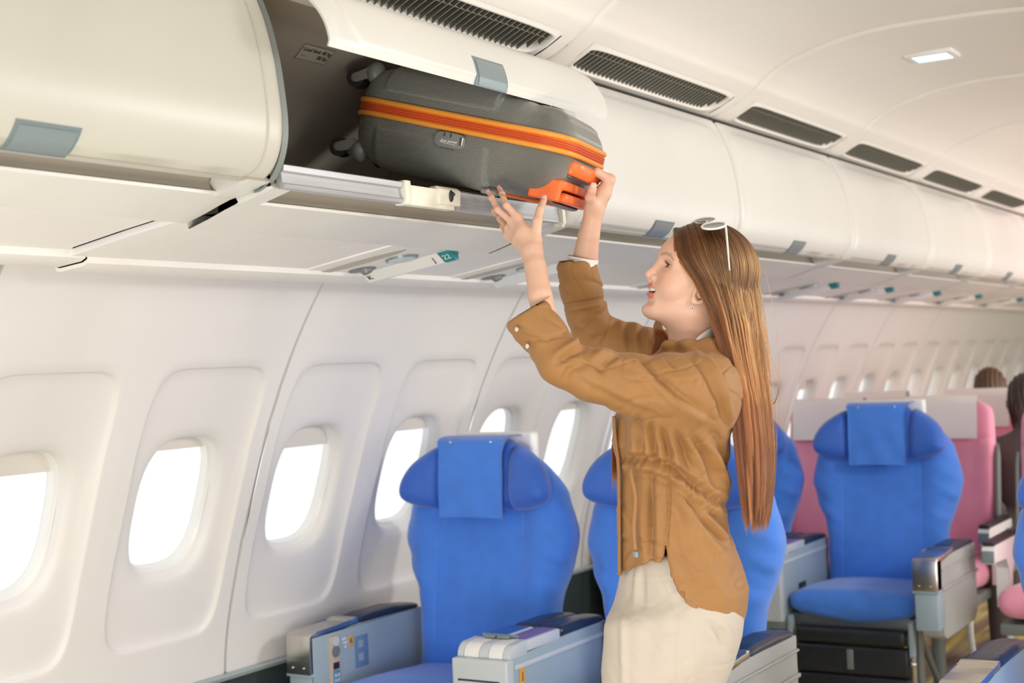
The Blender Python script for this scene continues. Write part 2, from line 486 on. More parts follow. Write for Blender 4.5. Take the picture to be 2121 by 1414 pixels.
# returns at the panel seams
for k, yc, y0, y1 in cells:
    for side, y in ((1, y0), (0, y1)):
        if (k % 2 == 1) != bool(side): continue
        ss = np.linspace(S0, S1, 40)
        a = wall_pt(np.full(40, y), ss, 0.0); b = wall_pt(np.full(40, y), ss, 0.03)
        WV += [a, b]; WF += [(base_+i, base_+i+1, base_+40+i+1, base_+40+i) for i in range(39)]; base_ += 80
wl = mesh('wall_left', np.concatenate(WV), WF, MT['panel']); struct(wl)
wl.data.set_sharp_from_angle(angle=math.radians(50))
# backing behind the seams, below the sidewall panels and above
YA, YB = 0.9, 14.0
# lower side wall, dark teal, with a satin rail on top
ss = np.linspace(0, S0, 16)
yy = np.array([YA, YB])
V = np.concatenate([wall_pt(np.full(16, y), ss, -.004) for y in yy])
o = mesh('wall_left_lower', V, [(i, i+1, 16+i+1, 16+i) for i in range(15)], MT['dado']); struct(o)
bm = bmesh.new()
X, Z, nx, nz = prof(S0)
prism(bm, [(X+.02, Z-.008), (X+.024, Z+.002), (X+.018, Z+.008), (X-.03, Z+.008), (X-.03, Z-.008)], 'y', YA, YB, bev=.0)
o = bm_obj('trim_1', bm, MT['rail']); struct(o)
for k, yc, y0, y1 in cells:
    if k % 2 == 1:
        V = wall_pt(np.full(40, y0-.05), np.linspace(S0, S1, 40), .030); V2 = wall_pt(np.full(40, y0+.04), np.linspace(S0, S1, 40), .030)
        struct(mesh('trim_2', np.concatenate([V, V2]), [(i, i+1, 40+i+1, 40+i) for i in range(39)], MT['dark']))
        # thin dark joint in the lower wall
        bm = bmesh.new(); a = wall_pt(np.full(8, y0-.004), np.linspace(0.02, S0-.01, 8), -.006); b = wall_pt(np.full(8, y0+.001), np.linspace(0.02, S0-.01, 8), -.006)
        struct(mesh('trim_3', np.concatenate([a, b]), [(i, i+1, 8+i+1, 8+i) for i in range(7)], MT['dark']))

# windows: bezel, outer pane and the blind in its slot
drops = {-2: .10, -1: .055, 0: .03, 1: .062, 2: .045, 3: .0, 4: .03}
for k, yc, y0, y1 in cells:
    n = k-Ks[0]+1
    rings = []
    for g, d in ((.0005, .048), (-.001, .054), (-.007, .057), (-.008, .062), (-.010, .082)):
        py, ps = sup(HW+g, HS+g, 3.0); rings.append(wall_pt(yc+py, ps+SW, d))
    F = [(i*NA+j, (i+1)*NA+j, (i+1)*NA+(j+1) % NA, i*NA+(j+1) % NA) for i in range(4) for j in range(NA)]
    w_ = mesh('window_%d' % n, np.concatenate(rings), F, MT['white']); struct(w_)
    py, ps = sup(HW-.008, HS-.008, 3.0)
    V = wall_pt(yc+py, ps+SW, .080); c = wall_pt(np.array([yc]), np.array([SW]), .080)
    mesh('pane', np.concatenate([V, c]), [(j, (j+1) % NA, NA) for j in range(NA)], MT['glass'], w_, sm=False)
    dr = drops.get(k, .02 if k % 3 else .05)
    if dr > 0:
        cut = HS-.013-dr
        m_ = ps > cut
        top = wall_pt(yc+py, np.minimum(np.maximum(ps, cut), HS)+SW, .086)
        t2 = wall_pt(yc+py, np.minimum(np.maximum(ps, cut), HS)+SW, .091)
        idx = [j for j in range(NA) if m_[j]]
        if len(idx) > 3:
            w0 = py[idx].max()*1.01
            hh = np.linspace(0, 1, 10)
            top_s = HS-.005
            rows = []
            for dd in (.068, .071):
                for u_ in (0, 1):
                    ys = np.linspace(-w0, w0, 24)
                    lim = (HS-.007)*(1-np.abs(ys/(HW-.007+1e-6)).clip(0, 1)**3.0)**(1/3.0)
                    s_ = np.full(24, cut) if u_ == 0 else np.maximum(lim, cut)
                    rows.append(wall_pt(yc+ys, s_+SW, dd))
            V = np.concatenate(rows)
            F = [(i, i+1, 24+i+1, 24+i) for i in range(23)]+[(48+i, 48+i+1, 72+i+1, 72+i) for i in range(23)]+[(i, i+1, 48+i+1, 48+i) for i in range(23)]
            mesh('blind', V, F, MT['shade'], w_, sm=False)

# floor with its streaked carpet
def carpet():
    m = bpy.data.materials.new('streaked_carpet'); m.use_nodes = True; nt = m.node_tree; b = nt.nodes['Principled BSDF']
    b.inputs['Roughness'].default_value = 0.95; b.inputs['Specular IOR Level'].default_value = .1
    tc = nt.nodes.new('ShaderNodeTexCoord'); mp = nt.nodes.new('ShaderNodeMapping'); mp.inputs['Scale'].default_value = (7, .7, 1)
    nt.links.new(tc.outputs['Object'], mp.inputs[0])
    n = nt.nodes.new('ShaderNodeTexNoise'); n.inputs['Scale'].default_value = 1.6; n.inputs['Detail'].default_value = 5
    nt.links.new(mp.outputs[0], n.inputs['Vector'])
    r = nt.nodes.new('ShaderNodeValToRGB'); e = r.color_ramp.elements
    e[0].position = .36; e[0].color = (.20, .155, .12, 1); e[1].position = .62; e[1].color = (.80, .74, .24, 1)
    for p_, c_ in ((.45, (.36, .29, .21, 1)), (.52, (.46, .39, .25, 1)), (.57, (.62, .56, .24, 1))):
        x_ = e.new(p_); x_.color = c_
    nt.links.new(n.outputs['Fac'], r.inputs[0]); nt.links.new(r.outputs[0], b.inputs['Base Color'])
    return m
struct(mesh('floor', [(-2.93, YA-.6, 0), (1.6, YA-.6, 0), (1.6, YB, 0), (-2.93, YB, 0)], [(0, 1, 2, 3)], carpet(), sm=False))
# end wall of the cabin, far down
struct(mesh('wall_back', [(-2.95, YB, 0), (-2.95, YB, 2.6), (1.6, YB, 2.6), (1.6, YB, 0)], [(0, 1, 2, 3)], MT['panel'], sm=False))

# ceiling: arched panels with an air-return nose along the bins
CP = [(-1.775, 2.168), (-1.772, 2.150), (-1.760, 2.146), (-1.742, 2.149), (-1.715, 2.158), (-1.695, 2.167), (-1.660, 2.185), (-1.625, 2.206), (-1.605, 2.219), (-1.592, 2.232), (-1.575, 2.246),
      (-1.535, 2.272), (-1.48, 2.294), (-1.42, 2.311), (-1.35, 2.327), (-1.277, 2.337), (-1.18, 2.343), (-1.05, 2.342), (-.9, 2.337), (-.75, 2.325), (-.6, 2.30), (-.5, 2.26), (-.42, 2.19)]
CP = catmull(CP, 90)
ta = np.gradient(CP, axis=0); ta /= np.linalg.norm(ta, axis=1)[:, None]
CN = np.stack([-ta[:, 1], ta[:, 0]], 1)                      # upwards
arc = np.r_[0, np.cumsum(np.linalg.norm(np.diff(CP, axis=0), axis=1))]
SEAM0 = 1.9856
NMOD = 12
def grow(a, lo, hi): return np.clip((a-lo)/(hi-lo), 0, 1)
VO0, VO1 = 0.052, 0.150             # arc range of the vent opening
vents = []
for i in range(-1, NMOD-1):
    ya, yb = SEAM0+1.066*i+.002, SEAM0+1.066*(i+1)-.002
    u = np.r_[0, 0, .004, .012, .03, .06, np.linspace(.10, .966, 16), 1.0, 1.03, 1.05, 1.058, 1.062, 1.062]
    V = []
    for iu, uu in enumerate(u):
        e = min(uu, 1.062-uu)
        d = .006*max(0, 1-e/.012)**2                       # rolled edge
        dn = .010*(1-grow(uu, .0, .11))*grow(arc, .16, .35) if True else 0   # the wide moulded band after each seam
        P = CP+CN*(d-np.atleast_1d(dn)[:, None] if np.ndim(dn) else d-dn)
        if iu in (0, len(u)-1): P = P+CN*.022          # turned-in edge of the panel
        V.append(np.c_[P[:, 0], np.full(len(P), ya+uu), P[:, 1]])
    # vent opening: leave out faces inside, a superellipse-like range
    nP = len(CP); F = []
    for a in range(len(u)-1):
        for b in range(nP-1):
            um = (u[a]+u[a+1])/2; sm_ = (arc[b]+arc[b+1])/2
            if .085 < um < .985 and VO0 < sm_ < VO1: continue
            F.append((a*nP+b, a*nP+b+1, (a+1)*nP+b+1, (a+1)*nP+b))
    o = mesh('ceiling', np.concatenate(V), F, MT['ceiling']); struct(o)
    Pb = CP[::6]+CN[::6]*.10; nb_ = len(Pb)
    struct(mesh('ceiling', np.concatenate([np.c_[Pb[:, 0], np.full(nb_, yq), Pb[:, 1]] for yq in (ya-.004, yb+.004)]), [(q, q+1, nb_+q+1, nb_+q) for q in range(nb_-1)], MT['recess']))  # unseen backing sheet added above the panels to stop daylight glowing through seams
    vents.append((ya, yb))
    Pb = CP[::3]+CN[::3]*.009; nb_ = len(Pb)
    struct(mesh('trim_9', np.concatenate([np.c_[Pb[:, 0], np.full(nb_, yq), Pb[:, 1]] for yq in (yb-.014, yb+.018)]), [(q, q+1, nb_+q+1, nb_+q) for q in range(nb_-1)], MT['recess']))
def cpt(s, off=0.0):
    x = np.interp(s, arc, CP[:, 0]); z = np.interp(s, arc, CP[:, 1]); nx = np.interp(s, arc, CN[:, 0]); nz = np.interp(s, arc, CN[:, 1])
    return np.array([x+nx*off, z+nz*off])
# the flat run of the ceiling beyond the aisle arch and the dark slot over the bins
struct(mesh('ceiling_far', [(-.42, YA-.6, 2.19), (1.6, YA-.6, 2.19), (1.6, YB, 2.19), (-.42, YB, 2.19)], [(0, 1, 2, 3)], MT['ceiling'], sm=False))
struct(mesh('trim_4', [(-1.774, YA-.6, 2.165), (-1.90, YA-.6, 2.165), (-1.90, YB, 2.165), (-1.774, YB, 2.165)], [(0, 1, 2, 3)], MT['dark'], sm=False))
struct(mesh('trim_5', [(-1.766, YA-.6, 2.1365), (-1.774, YA-.6, 2.30), (-1.774, YB, 2.30), (-1.766, YB, 2.1365)], [(0, 1, 2, 3)], MT['dark'], sm=False))

# air return grilles: a frame and its row of slats
GU0, GU1 = .088, .982
names_v = ['nearest the camera, cut by the top edge', 'whose left end is above the raised bin door', 'above the head of the woman', 'third along the ceiling from the raised bin door']
def grille(i, ya):
    vtop, vbot = VO1-.001, VO0+.001
    y0, y1 = ya+GU0, ya+GU1
    root = empty('air_grille', (float(cpt((vtop+vbot)/2)[0]), (y0+y1)/2, float(cpt((vtop+vbot)/2)[1])))
    bpy.context.view_layer.update()
    inv = root.matrix_world.inverted()
    off = np.array([root.location.x, root.location.y, root.location.z])
    # frame: rounded parallelogram border
    def out_in(g):
        hw = (y1-y0)/2-g; hs = (vtop-vbot)/2-g; n = 64
        an = np.linspace(0, 2*np.pi, n, endpoint=False); c, s = np.cos(an), np.sin(an)
        p = 9
        a = np.sign(c)*np.abs(c)**(2/p)*hw; b = np.sign(s)*np.abs(s)**(2/2.6 if False else 2/p)*hs
        # the lower far corner is cut back
        if g < -.006: return np.sign(c)*np.abs(c)**(2/40)*hw+(y0+y1)/2, np.sign(s)*np.abs(s)**(2/40)*hs+(vtop+vbot)/2
        a = a-np.where((b < 0) & (a > 0), .045*(np.abs(b)/hs)**2, 0)+np.where((b < 0) & (a < 0), .02*(np.abs(b)/hs)**2, 0)
        return a+(y0+y1)/2, b+(vtop+vbot)/2
    rings = []
    for g, d in ((-.012, -.0008), (-.002, -.0022), (-.001, -.003), (.004, -.002), (.006, .004), (.006, .03)):
        a, b = out_in(g); P = np.array([cpt(bb, d) for bb in b]); rings.append(np.c_[P[:, 0], a, P[:, 1]])
    n = 64
    V = np.concatenate(rings)-off
    F = [(r*n+j, r*n+(j+1) % n, (r+1)*n+(j+1) % n, (r+1)*n+j) for r in range(len(rings)-1) for j in range(n)]
    mesh('frame', V, F, MT['ceiling'], root)
    # a dark tray behind
    c0, c1 = cpt(vbot, .05), cpt(vtop, .05)
    bm = bmesh.new()
    P0 = cpt(vbot-.004, .002); P1 = cpt(vtop+.004, .002)
    vs_ = [bm.verts.new((p[0]-off[0], y-off[1], p[1]-off[2])) for y in (y0-.004, y1+.004) for p in (P0, P1, c1, c0)]
    for f in ((0, 3, 2, 1), (4, 5, 6, 7), (0, 1, 5, 4), (1, 2, 6, 5), (2, 3, 7, 6), (3, 0, 4, 7)):
        if f == (0, 1, 5, 4): continue
        bm.faces.new([vs_[k] for k in f])
    bm_obj('tray', bm, MT['dark'], root)
    # slats
    bm = bmesh.new(); ns = 38
    for k in range(ns):
        y = y0+.006+(y1-y0-.012)*(k+.5)/ns
        u_ = (y-(y0+y1)/2)/((y1-y0)/2)
        cutb = .0
        if u_ > .86: cutb = (u_-.86)/.14*(vtop-vbot)*.62
        if u_ < -.93: cutb = (-.93-u_)/.07*(vtop-vbot)*.6
        b0 = vbot+.004+cutb; tl = .010
        q = []
        for s_ in (b0, vtop-.004):
            for dy, d in ((0, .001), (.0032, .001), (.0032+tl, .020), (tl, .020)):
                p = cpt(s_, d); q.append(bm.verts.new((p[0]-off[0], y+dy-off[1]-.006, p[1]-off[2])))
        for f in ((0, 1, 2, 3), (7, 6, 5, 4), (0, 4, 5, 1), (1, 5, 6, 2), (2, 6, 7, 3), (3, 7, 4, 0)): bm.faces.new([q[z] for z in f])
    bm_obj('slats', bm, MT['grille'], root)
    return root
glabels = ['slatted air grille nearest to the camera, cut by the top edge',
           'slatted air grille second from the camera, slats easy to count',
           'grey air grille third from the camera along the ceiling',
           'grey air grille fourth from the camera along the ceiling',
           'grey air grille fifth from the camera along the ceiling',
           'grey air grille at the far right end, cut by the frame']
gi = 0
for i, (ya, yb) in enumerate(vents):
    if i > 7: continue
    g = grille(i, ya)
    if i == 0:
        tag(g, 'slatted air grille over the large near bin, above the top edge', 'vent', 'air grilles along the ceiling over the bins'); continue
    tag(g, glabels[gi] if gi < 6 else 'grey air grille far down the ceiling row beyond the frame', 'vent', 'air grilles along the ceiling over the bins')
    gi += 1

# reading lamp set in the arched ceiling
lp = np.array([-1.20, 4.62, 2.338])
root = empty('ceiling_light', lp)
bm = bmesh.new(); box(bm, (-.075, -.065, -.006), (.075, .065, .01), .004)
fr = bm_obj('frame', bm, MT['white'], root, auto=40)
bm = bmesh.new(); box(bm, (-.055, -.045, -.009), (.055, .045, -.004), .003)
bm_obj('lens', bm, mat('cool_lit_lens', (.5, .7, .85), .3, emis=((.55, .85, 1.0), 1.1)), root, auto=40)
tag(root, 'small glowing pale blue rectangular lamp in the arched ceiling', 'light')
# ================================================================== overhead bins and service panels
BP = np.array([(-1.748, 1.744), (-1.730, 1.745), (-1.708, 1.757), (-1.688, 1.782), (-1.676, 1.815), (-1.673, 1.855), (-1.678, 1.91), (-1.687, 1.97), (-1.704, 2.035), (-1.726, 2.09), (-1.742, 2.120), (-1.752, 2.134)])
BPs = catmull(BP, 56)
def door_mesh(name, P, length, parent, mats, thick=.02, rim=True, gask=False):
    """a curved bin door: outer skin with a raised field, rolled ends and an inner skin"""
    t = np.gradient(P, axis=0); t /= np.linalg.norm(t, axis=1)[:, None]; N = np.stack([t[:, 1], -t[:, 0]], 1)
    ar = np.r_[0, np.cumsum(np.linalg.norm(np.diff(P, axis=0), axis=1))]; T = ar[-1]
    u = np.r_[0, .003, .008, .015, np.arange(.022, .075, .0035), np.linspace(.08, length-.08, 14)]
    u = np.unique(np.r_[u, length-u]); nP = len(P)
    V = []
    for uu in u:
        e = min(uu, length-uu); eu = np.minimum(e, 1)
        d = -.012*max(0, 1-e/.015)**2
        # raised inner field with rounded corners
        dx = .052-e; dy = np.maximum(.018-ar, ar-(T-.035))
        q = np.hypot(np.maximum(dx+.05, 0), np.maximum(dy+.05, 0))-.05+np.minimum(np.maximum(dx+.05, dy+.05), 0)
        r = .0035*(1-np.clip((q+.006)/.012, 0, 1)**2*(3-2*np.clip((q+.006)/.012, 0, 1))) if rim else 0
        Q = P+N*(d+r)[:, None] if np.ndim(r) else P+N*d
        V.append(np.c_[Q[:, 0], np.full(nP, uu), Q[:, 1]])
    nu = len(u); F = grid_faces(nu, nP)
    inner = []
    for uu in u:
        Q = P-N*thick; inner.append(np.c_[Q[:, 0], np.full(nP, min(max(uu, .003), length-.003)), Q[:, 1]])
    b = nu*nP
    F += [tuple(i+b for i in f[::-1]) for f in grid_faces(nu, nP)]
    for i in range(nP-1):
        F.append((i, i+1, b+i+1, b+i)); F.append(((nu-1)*nP+i, b+(nu-1)*nP+i, b+(nu-1)*nP+i+1, (nu-1)*nP+i+1))
    for i in range(nu-1):
        F.append((i*nP, b+i*nP, b+(i+1)*nP, (i+1)*nP)); F.append((i*nP+nP-1, (i+1)*nP+nP-1, b+(i+1)*nP+nP-1, b+i*nP+nP-1))
    o = mesh(name, np.concatenate(V+inner), F, mats, parent)
    o.data.set_sharp_from_angle(angle=math.radians(40))
    return o

def latch_mesh(P, s0, s1, y0, y1, parent, mats):
    """the latch plate follows the lower curve of the door"""
    t = np.gradient(P, axis=0); t /= np.linalg.norm(t, axis=1)[:, None]; N = np.stack([t[:, 1], -t[:, 0]], 1)
    ar = np.r_[0, np.cumsum(np.linalg.norm(np.diff(P, axis=0), axis=1))]
    def pt(s, d): return np.array([np.interp(s, ar, P[:, 0]+N[:, 0]*d), np.interp(s, ar, P[:, 1]+N[:, 1]*d)])
    ss = np.linspace(s0, s1, 8)
    def plate(nm, g, d, m, par):
        V = []; sg = np.linspace(s0+g, s1-g, 8)
        for y in (y0+g, y1-g):
            for dd in (d, d-.008): V += [(*pt(s, dd)[:1], y, pt(s, dd)[1]) for s in sg]
        V = np.array(V); F = []
        A, B, C, D = 0, 8, 16, 24
        for i in range(7): F += [(A+i, C+i, C+i+1, A+i+1), (A+i, A+i+1, B+i+1, B+i), (C+i, D+i, D+i+1, C+i+1)]
        F += [(A, B, D, C), (A+7, C+7, D+7, B+7)]
        o = mesh(nm, V, F, m, par, sm=False); return o
    a = plate('latch', 0, .0045, mats[0], parent)
    plate('push_plate', .007, .0065, mats[1], a)
    return a

MT['latch2'] = mat('latch_plate_pale', (0.26, 0.315, 0.335), 0.28, metal=0.3)
def housing(root, y0, L, parent_loc, full=True):
    """box of the bin: shelf floor, back, roof, end walls, aluminium sill, grip recess"""
    t = .012; yb = L
    def sheet(nm, P, m, thick=.008, closed=False):
        P = np.array(P); bm = bmesh.new()
        n = len(P)
        a = [bm.verts.new((p[0], .004, p[1])) for p in P]; b = [bm.verts.new((p[0], yb-.004, p[1])) for p in P]
        for i in range(n-1): bm.faces.new((a[i], a[i+1], b[i+1], b[i]))
        return bm_obj(nm, bm, m, root, sm=True, auto=35)
    # interior liner
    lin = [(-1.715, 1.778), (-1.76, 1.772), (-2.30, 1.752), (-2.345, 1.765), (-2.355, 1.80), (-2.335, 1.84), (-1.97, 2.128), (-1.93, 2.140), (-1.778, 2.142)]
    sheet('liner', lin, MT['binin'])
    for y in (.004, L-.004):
        bm = bmesh.new()
        pts = [(-1.722, 1.748)]+[(p[0]-.022, p[1]) for p in BPs[6:-3:4]]+[(-1.79, 2.142), (-1.93, 2.142), (-1.97, 2.130), (-2.335, 1.842), (-2.357, 1.80), (-2.347, 1.765), (-2.30, 1.75)]
        prism(bm, pts, 'y', y-.003, y+.003)
        bm_obj('end_wall', bm, [MT['binin']], root)
    # under body from the sill to the service panel
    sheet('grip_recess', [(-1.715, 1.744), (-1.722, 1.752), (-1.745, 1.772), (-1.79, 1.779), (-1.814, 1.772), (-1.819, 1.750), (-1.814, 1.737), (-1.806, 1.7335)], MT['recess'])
    und = [(-1.808, 1.734), (-1.802, 1.732), (-1.802, 1.726), (-1.812, 1.723), (-1.84, 1.715), (-1.88, 1.702), (-1.93, 1.688), (-1.934, 1.690), (-1.934, 1.705)]
    sheet('lower_fairing', und, MT['bin'])
    # grip recess ends
    for a_, b_ in ((.004, .055), (L-.055, L-.004)):
        bm = bmesh.new()
        prism(bm, [(-1.716, 1.745), (-1.745, 1.768), (-1.800, 1.773), (-1.8185, 1.750), (-1.804, 1.7265), (-1.812, 1.7225), (-1.78, 1.7285), (-1.74, 1.7385)], 'y', a_, b_, bev=0)
        bm_obj('recess_end', bm, MT['bin'], root, auto=30)

# closed bins
def closed_bin(i):
    ya = SEAM0+1.066*i; L = 1.066
    root = empty('overhead_bin', (0, ya, 0))
    dz = .010 if i < 0 else 0
    root.location.z = dz
    housing(root, ya, L, None)
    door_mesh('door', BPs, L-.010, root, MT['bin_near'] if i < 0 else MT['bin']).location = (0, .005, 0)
    s_lo = .022
    l = latch_mesh(BPs, .020, .078, L/2-.062, L/2+.062, root, (MT['latch'], MT['latch2']))
    if i < 0:
        # rubber gasket showing on the open side of the near bin
        P = BPs[2:-2]-np.array([.022, 0])
        bm = bmesh.new()
        t_ = np.gradient(P, axis=0); t_ /= np.linalg.norm(t_, axis=1)[:, None]; N_ = np.stack([t_[:, 1], -t_[:, 0]], 1)
        for q in range(len(P)-1):
            a, b = P[q], P[q+1]; na, nb = N_[q], N_[q+1]
            v = [bm.verts.new(p) for p in ((a[0]-na[0]*.03, L-.006, a[1]-na[1]*.03), (a[0]+na[0]*.014, L-.006, a[1]+na[1]*.014), (b[0]+nb[0]*.014, L-.006, b[1]+nb[1]*.014), (b[0]-nb[0]*.03, L-.006, b[1]-nb[1]*.03),
                                         (a[0]-na[0]*.03, L+.010, a[1]-na[1]*.03), (a[0]+na[0]*.014, L+.010, a[1]+na[1]*.014), (b[0]+nb[0]*.014, L+.010, b[1]+nb[1]*.014), (b[0]-nb[0]*.03, L+.010, b[1]-nb[1]*.03))]
            for f in ((1, 2, 6, 5), (4, 5, 6, 7), (0, 4, 7, 3)): bm.faces.new([v[k] for k in f])
        bm_obj('gasket', bm, MT['gasket'], root)
    return root
blabels = {-1: 'large closed cream overhead bin at the upper left, nearest to the camera',
           1: 'closed cream overhead bin directly behind the suitcase and the raised arm',
           2: 'closed cream overhead bin right of the seam above the head of the woman',
           3: 'third closed overhead bin to the right of the suitcase',
           4: 'fourth closed overhead bin to the right of the suitcase',
           5: 'fifth closed overhead bin right of the suitcase, at the right edge of the frame'}
bins = {}
for i in (-1, 1, 2, 3, 4, 5, 6, 7, 8, 9, 10):
    b = closed_bin(i); bins[i] = b
    tag(b, blabels.get(i, 'closed overhead bin far down the row beyond the right edge'), 'overhead bin', 'closed overhead bins along the window side')

# the open bin
root = empty('overhead_bin', (0, SEAM0, 0)); OB = root; L = 1.066
tag(root, 'open overhead bin with its door raised and a grey suitcase going in', 'overhead bin')
housing(root, SEAM0, L, None)
DP = catmull([(-1.567, 1.979), (-1.5625, 1.992), (-1.563, 2.005), (-1.572, 2.035), (-1.592, 2.068), (-1.625, 2.100), (-1.668, 2.118), (-1.712, 2.131), (-1.752, 2.135)], 44)
d = door_mesh('door', DP, L-.012, root, MT['bin'], thick=.018); d.location = (0, .006, 0)
latch_mesh(DP, -.004, .062, L/2-.070, L/2+.050, root, (MT['latch'], MT['latch2']))
# aluminium sill strip with its catch block
bm = bmesh.new()
prism(bm, [(-1.712, 1.744), (-1.706, 1.745), (-1.703, 1.752), (-1.709, 1.755), (-1.712, 1.774), (-1.706, 1.777), (-1.704, 1.787), (-1.711, 1.790), (-1.724, 1.786), (-1.724, 1.744)], 'y', .02, .395)
prism(bm, [(-1.712, 1.744), (-1.706, 1.745), (-1.706, 1.752), (-1.711, 1.774), (-1.708, 1.784), (-1.713, 1.788), (-1.724, 1.784), (-1.724, 1.744)], 'y', .60, 1.045)
bm_obj('sill', bm, MT['alu'], root, auto=30)
bm = bmesh.new()
prism(bm, [(-1.7095, 1.756), (-1.7125, 1.773), (-1.715, 1.773), (-1.715, 1.756)], 'y', .021, .394)
bm_obj('sill_groove', bm, MT['alu_dark'], root)
bm = bmesh.new()
prism(bm, [(-1.700, 1.741), (-1.697, 1.748), (-1.699, 1.792), (-1.728, 1.792), (-1.728, 1.741)], 'y', .392, .412, bev=.003)
box(bm, (-1.730, .410, 1.743), (-1.708, .585, 1.785), .002)
prism(bm, [(-1.702, 1.752), (-1.700, 1.785), (-1.709, 1.792), (-1.728, 1.792), (-1.728, 1.752)], 'y', .52, .60, bev=.003)
cb = bm_obj('catch_block', bm, MT['cream'], root, auto=40)
bm = bmesh.new(); ball(bm, (-1.701, .562, 1.772), (.004, .009, .013), 10); cyl(bm, (-1.700, .562, 1.773), (-1.694, .566, 1.777), .004, n=12)
bm_obj('catch', bm, MT['black'], cb, sm=True)
# dark wedge at the far end of the sill
bm = bmesh.new()
prism(bm, [(-1.703, 1.735), (-1.697, 1.744), (-1.699, 1.79), (-1.722, 1.79), (-1.722, 1.735)], 'y', 1.045, 1.058)
bm_obj('sill_end', bm, MT['cream'], root)
# printed load limit plate on the sloping inner back
A_ = np.array([-1.97, 0, 2.128]); Dv = np.array([-2.335+1.97, 0, 1.84-2.128]); Dv /= np.linalg.norm(Dv)
nrm = np.array([Dv[2], 0, -Dv[0]]); nrm = nrm if nrm[2] < 0 else -nrm
dr = px_dir(652, 112); A2 = A_-np.array([0, 0, HC]); tt = (A2@nrm)/(dr@nrm); lp_ = dr*tt; lp_[2] += HC
lx_ = Vector((0, 1, 0)); ly_ = Vector((-Dv[0], 0, -Dv[2])); lz_ = lx_.cross(ly_); 
LR = Matrix((lx_, ly_, lz_)).transposed()
root = empty('load_sign', lp_+nrm*.0)
bm = bmesh.new()
hw, hh = .052, .021
for k, (o_, m_) in enumerate(((.0012, 0), )):
    vs_ = [bm.verts.new(tuple(lx_*a+ly_*b+lz_*o_)) for a, b in ((-hw, -hh), (hw, -hh), (hw, hh), (-hw, hh))]
    bm.faces.new(vs_)
pl = bm_obj('plate', bm, mat('sticker_grey', (.46, .43, .36), .45), root)
bm = bmesh.new(); bw = .0008
for (a0, b0, a1, b1) in ((-hw, -hh, hw, -hh+bw), (-hw, hh-bw, hw, hh), (-hw, -hh, -hw+bw, hh), (hw-bw, -hh, hw, hh), (-.042, -.010, -.024, -.009)):
    bm.faces.new([bm.verts.new(tuple(lx_*a+ly_*b+lz_*.0018)) for a, b in ((a0, b0), (a1, b0), (a1, b1), (a0, b1))])
bm_obj('border', bm, MT['ink'], root)
for s_, x_, y_ in (('Load limit 40 kg', .002, .008), ('88 lbs', .030, -.007)):
    tx = text('lettering', s_, .0145, Vector((0, 0, 0)), (0, 0, 0), MT['ink'])
    tx.matrix_world = Matrix.Translation(lx_*x_+ly_*y_+lz_*.0018) @ LR.to_4x4(); tx.parent = root
tag(root, 'small sticker reading Load limit 40 kg 88 lbs inside the open bin', 'sign')

# ---------------- service panels under the bins
PS = [(-1.936, 1.703), (-1.95, 1.704), (-1.99, 1.702), (-2.10, 1.687), (-2.262, 1.662)]
PF = [(-2.258, 1.668), (-2.262, 1.650), (-2.275, 1.644), (-2.345, 1.637), (-2.356, 1.640), (-2.365, 1.665), (-2.47, 1.70)]
def sheet_world(nm, P, ya, yb, m, thick=.010, dz=0, par=None):
    P = np.array(P, float); P[:, 1] += dz
    bm = bmesh.new()
    a = [bm.verts.new((p[0], ya, p[1])) for p in P]; b = [bm.verts.new((p[0], yb, p[1])) for p in P]
    n = len(P)
    for i in range(n-1): bm.faces.new((a[i], a[i+1], b[i+1], b[i]))
    a2 = [bm.verts.new((p[0], ya, p[1]+thick)) for p in P]; b2 = [bm.verts.new((p[0], yb, p[1]+thick)) for p in P]
    for i in range(n-1):
        bm.faces.new((b2[i], b2[i+1], a2[i+1], a2[i]))
        bm.faces.new((a[i], a2[i], a2[i+1], a[i+1])); bm.faces.new((b[i], b[i+1], b2[i+1], b2[i]))
    bm.faces.new((a[0], b[0], b2[0], a2[0])); bm.faces.new((a[-1], a2[-1], b2[-1], b[-1]))
    return bm_obj(nm, bm, m, par, auto=30)
breaks = [.92, 1.30, 1.982]
y_ = 1.992
ps_list = [(.90, 1.40, .012), (1.403, 1.978, .012)]
cuts = [1.992, 2.12, 2.24, 2.62, 3.32, 3.55, 4.3, 4.75, 5.5, 6.3, 7.1, 7.9, 8.7, 9.5, 10.3, 11.1, 12, 13, 14]
for a_, b_ in zip(cuts[:-1], cuts[1:]): ps_list.append((a_, b_-.003, 0))
for a_, b_, dz in ps_list:
    o = sheet_world('trim_6', PS, a_, b_, MT['psu'], .014, dz); struct(o)
for a_, b_, dz in ((.90, 2.03, .010), (2.034, 4.115, 0), (4.119, 6.24, 0), (6.245, 8.37, 0), (8.375, 14, 0)):
    struct(sheet_world('trim_7', PF, a_, b_, MT['psu'], .008, dz))
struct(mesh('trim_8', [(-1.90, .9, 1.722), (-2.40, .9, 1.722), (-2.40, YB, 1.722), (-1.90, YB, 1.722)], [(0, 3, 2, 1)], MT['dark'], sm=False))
struct(mesh('trim_8', [(-1.86, 1.974, 1.735), (-1.86, 1.974, 1.66), (-2.26, 1.996, 1.64), (-2.26, 1.996, 1.70)][:0] or [(-1.86, 1.995, 1.80), (-2.27, 1.995, 1.80), (-2.27, 1.995, 1.672), (-1.98, 1.995, 1.710), (-1.86, 1.995, 1.712)], [(0, 1, 2, 3, 4)], MT['dark'], sm=False))
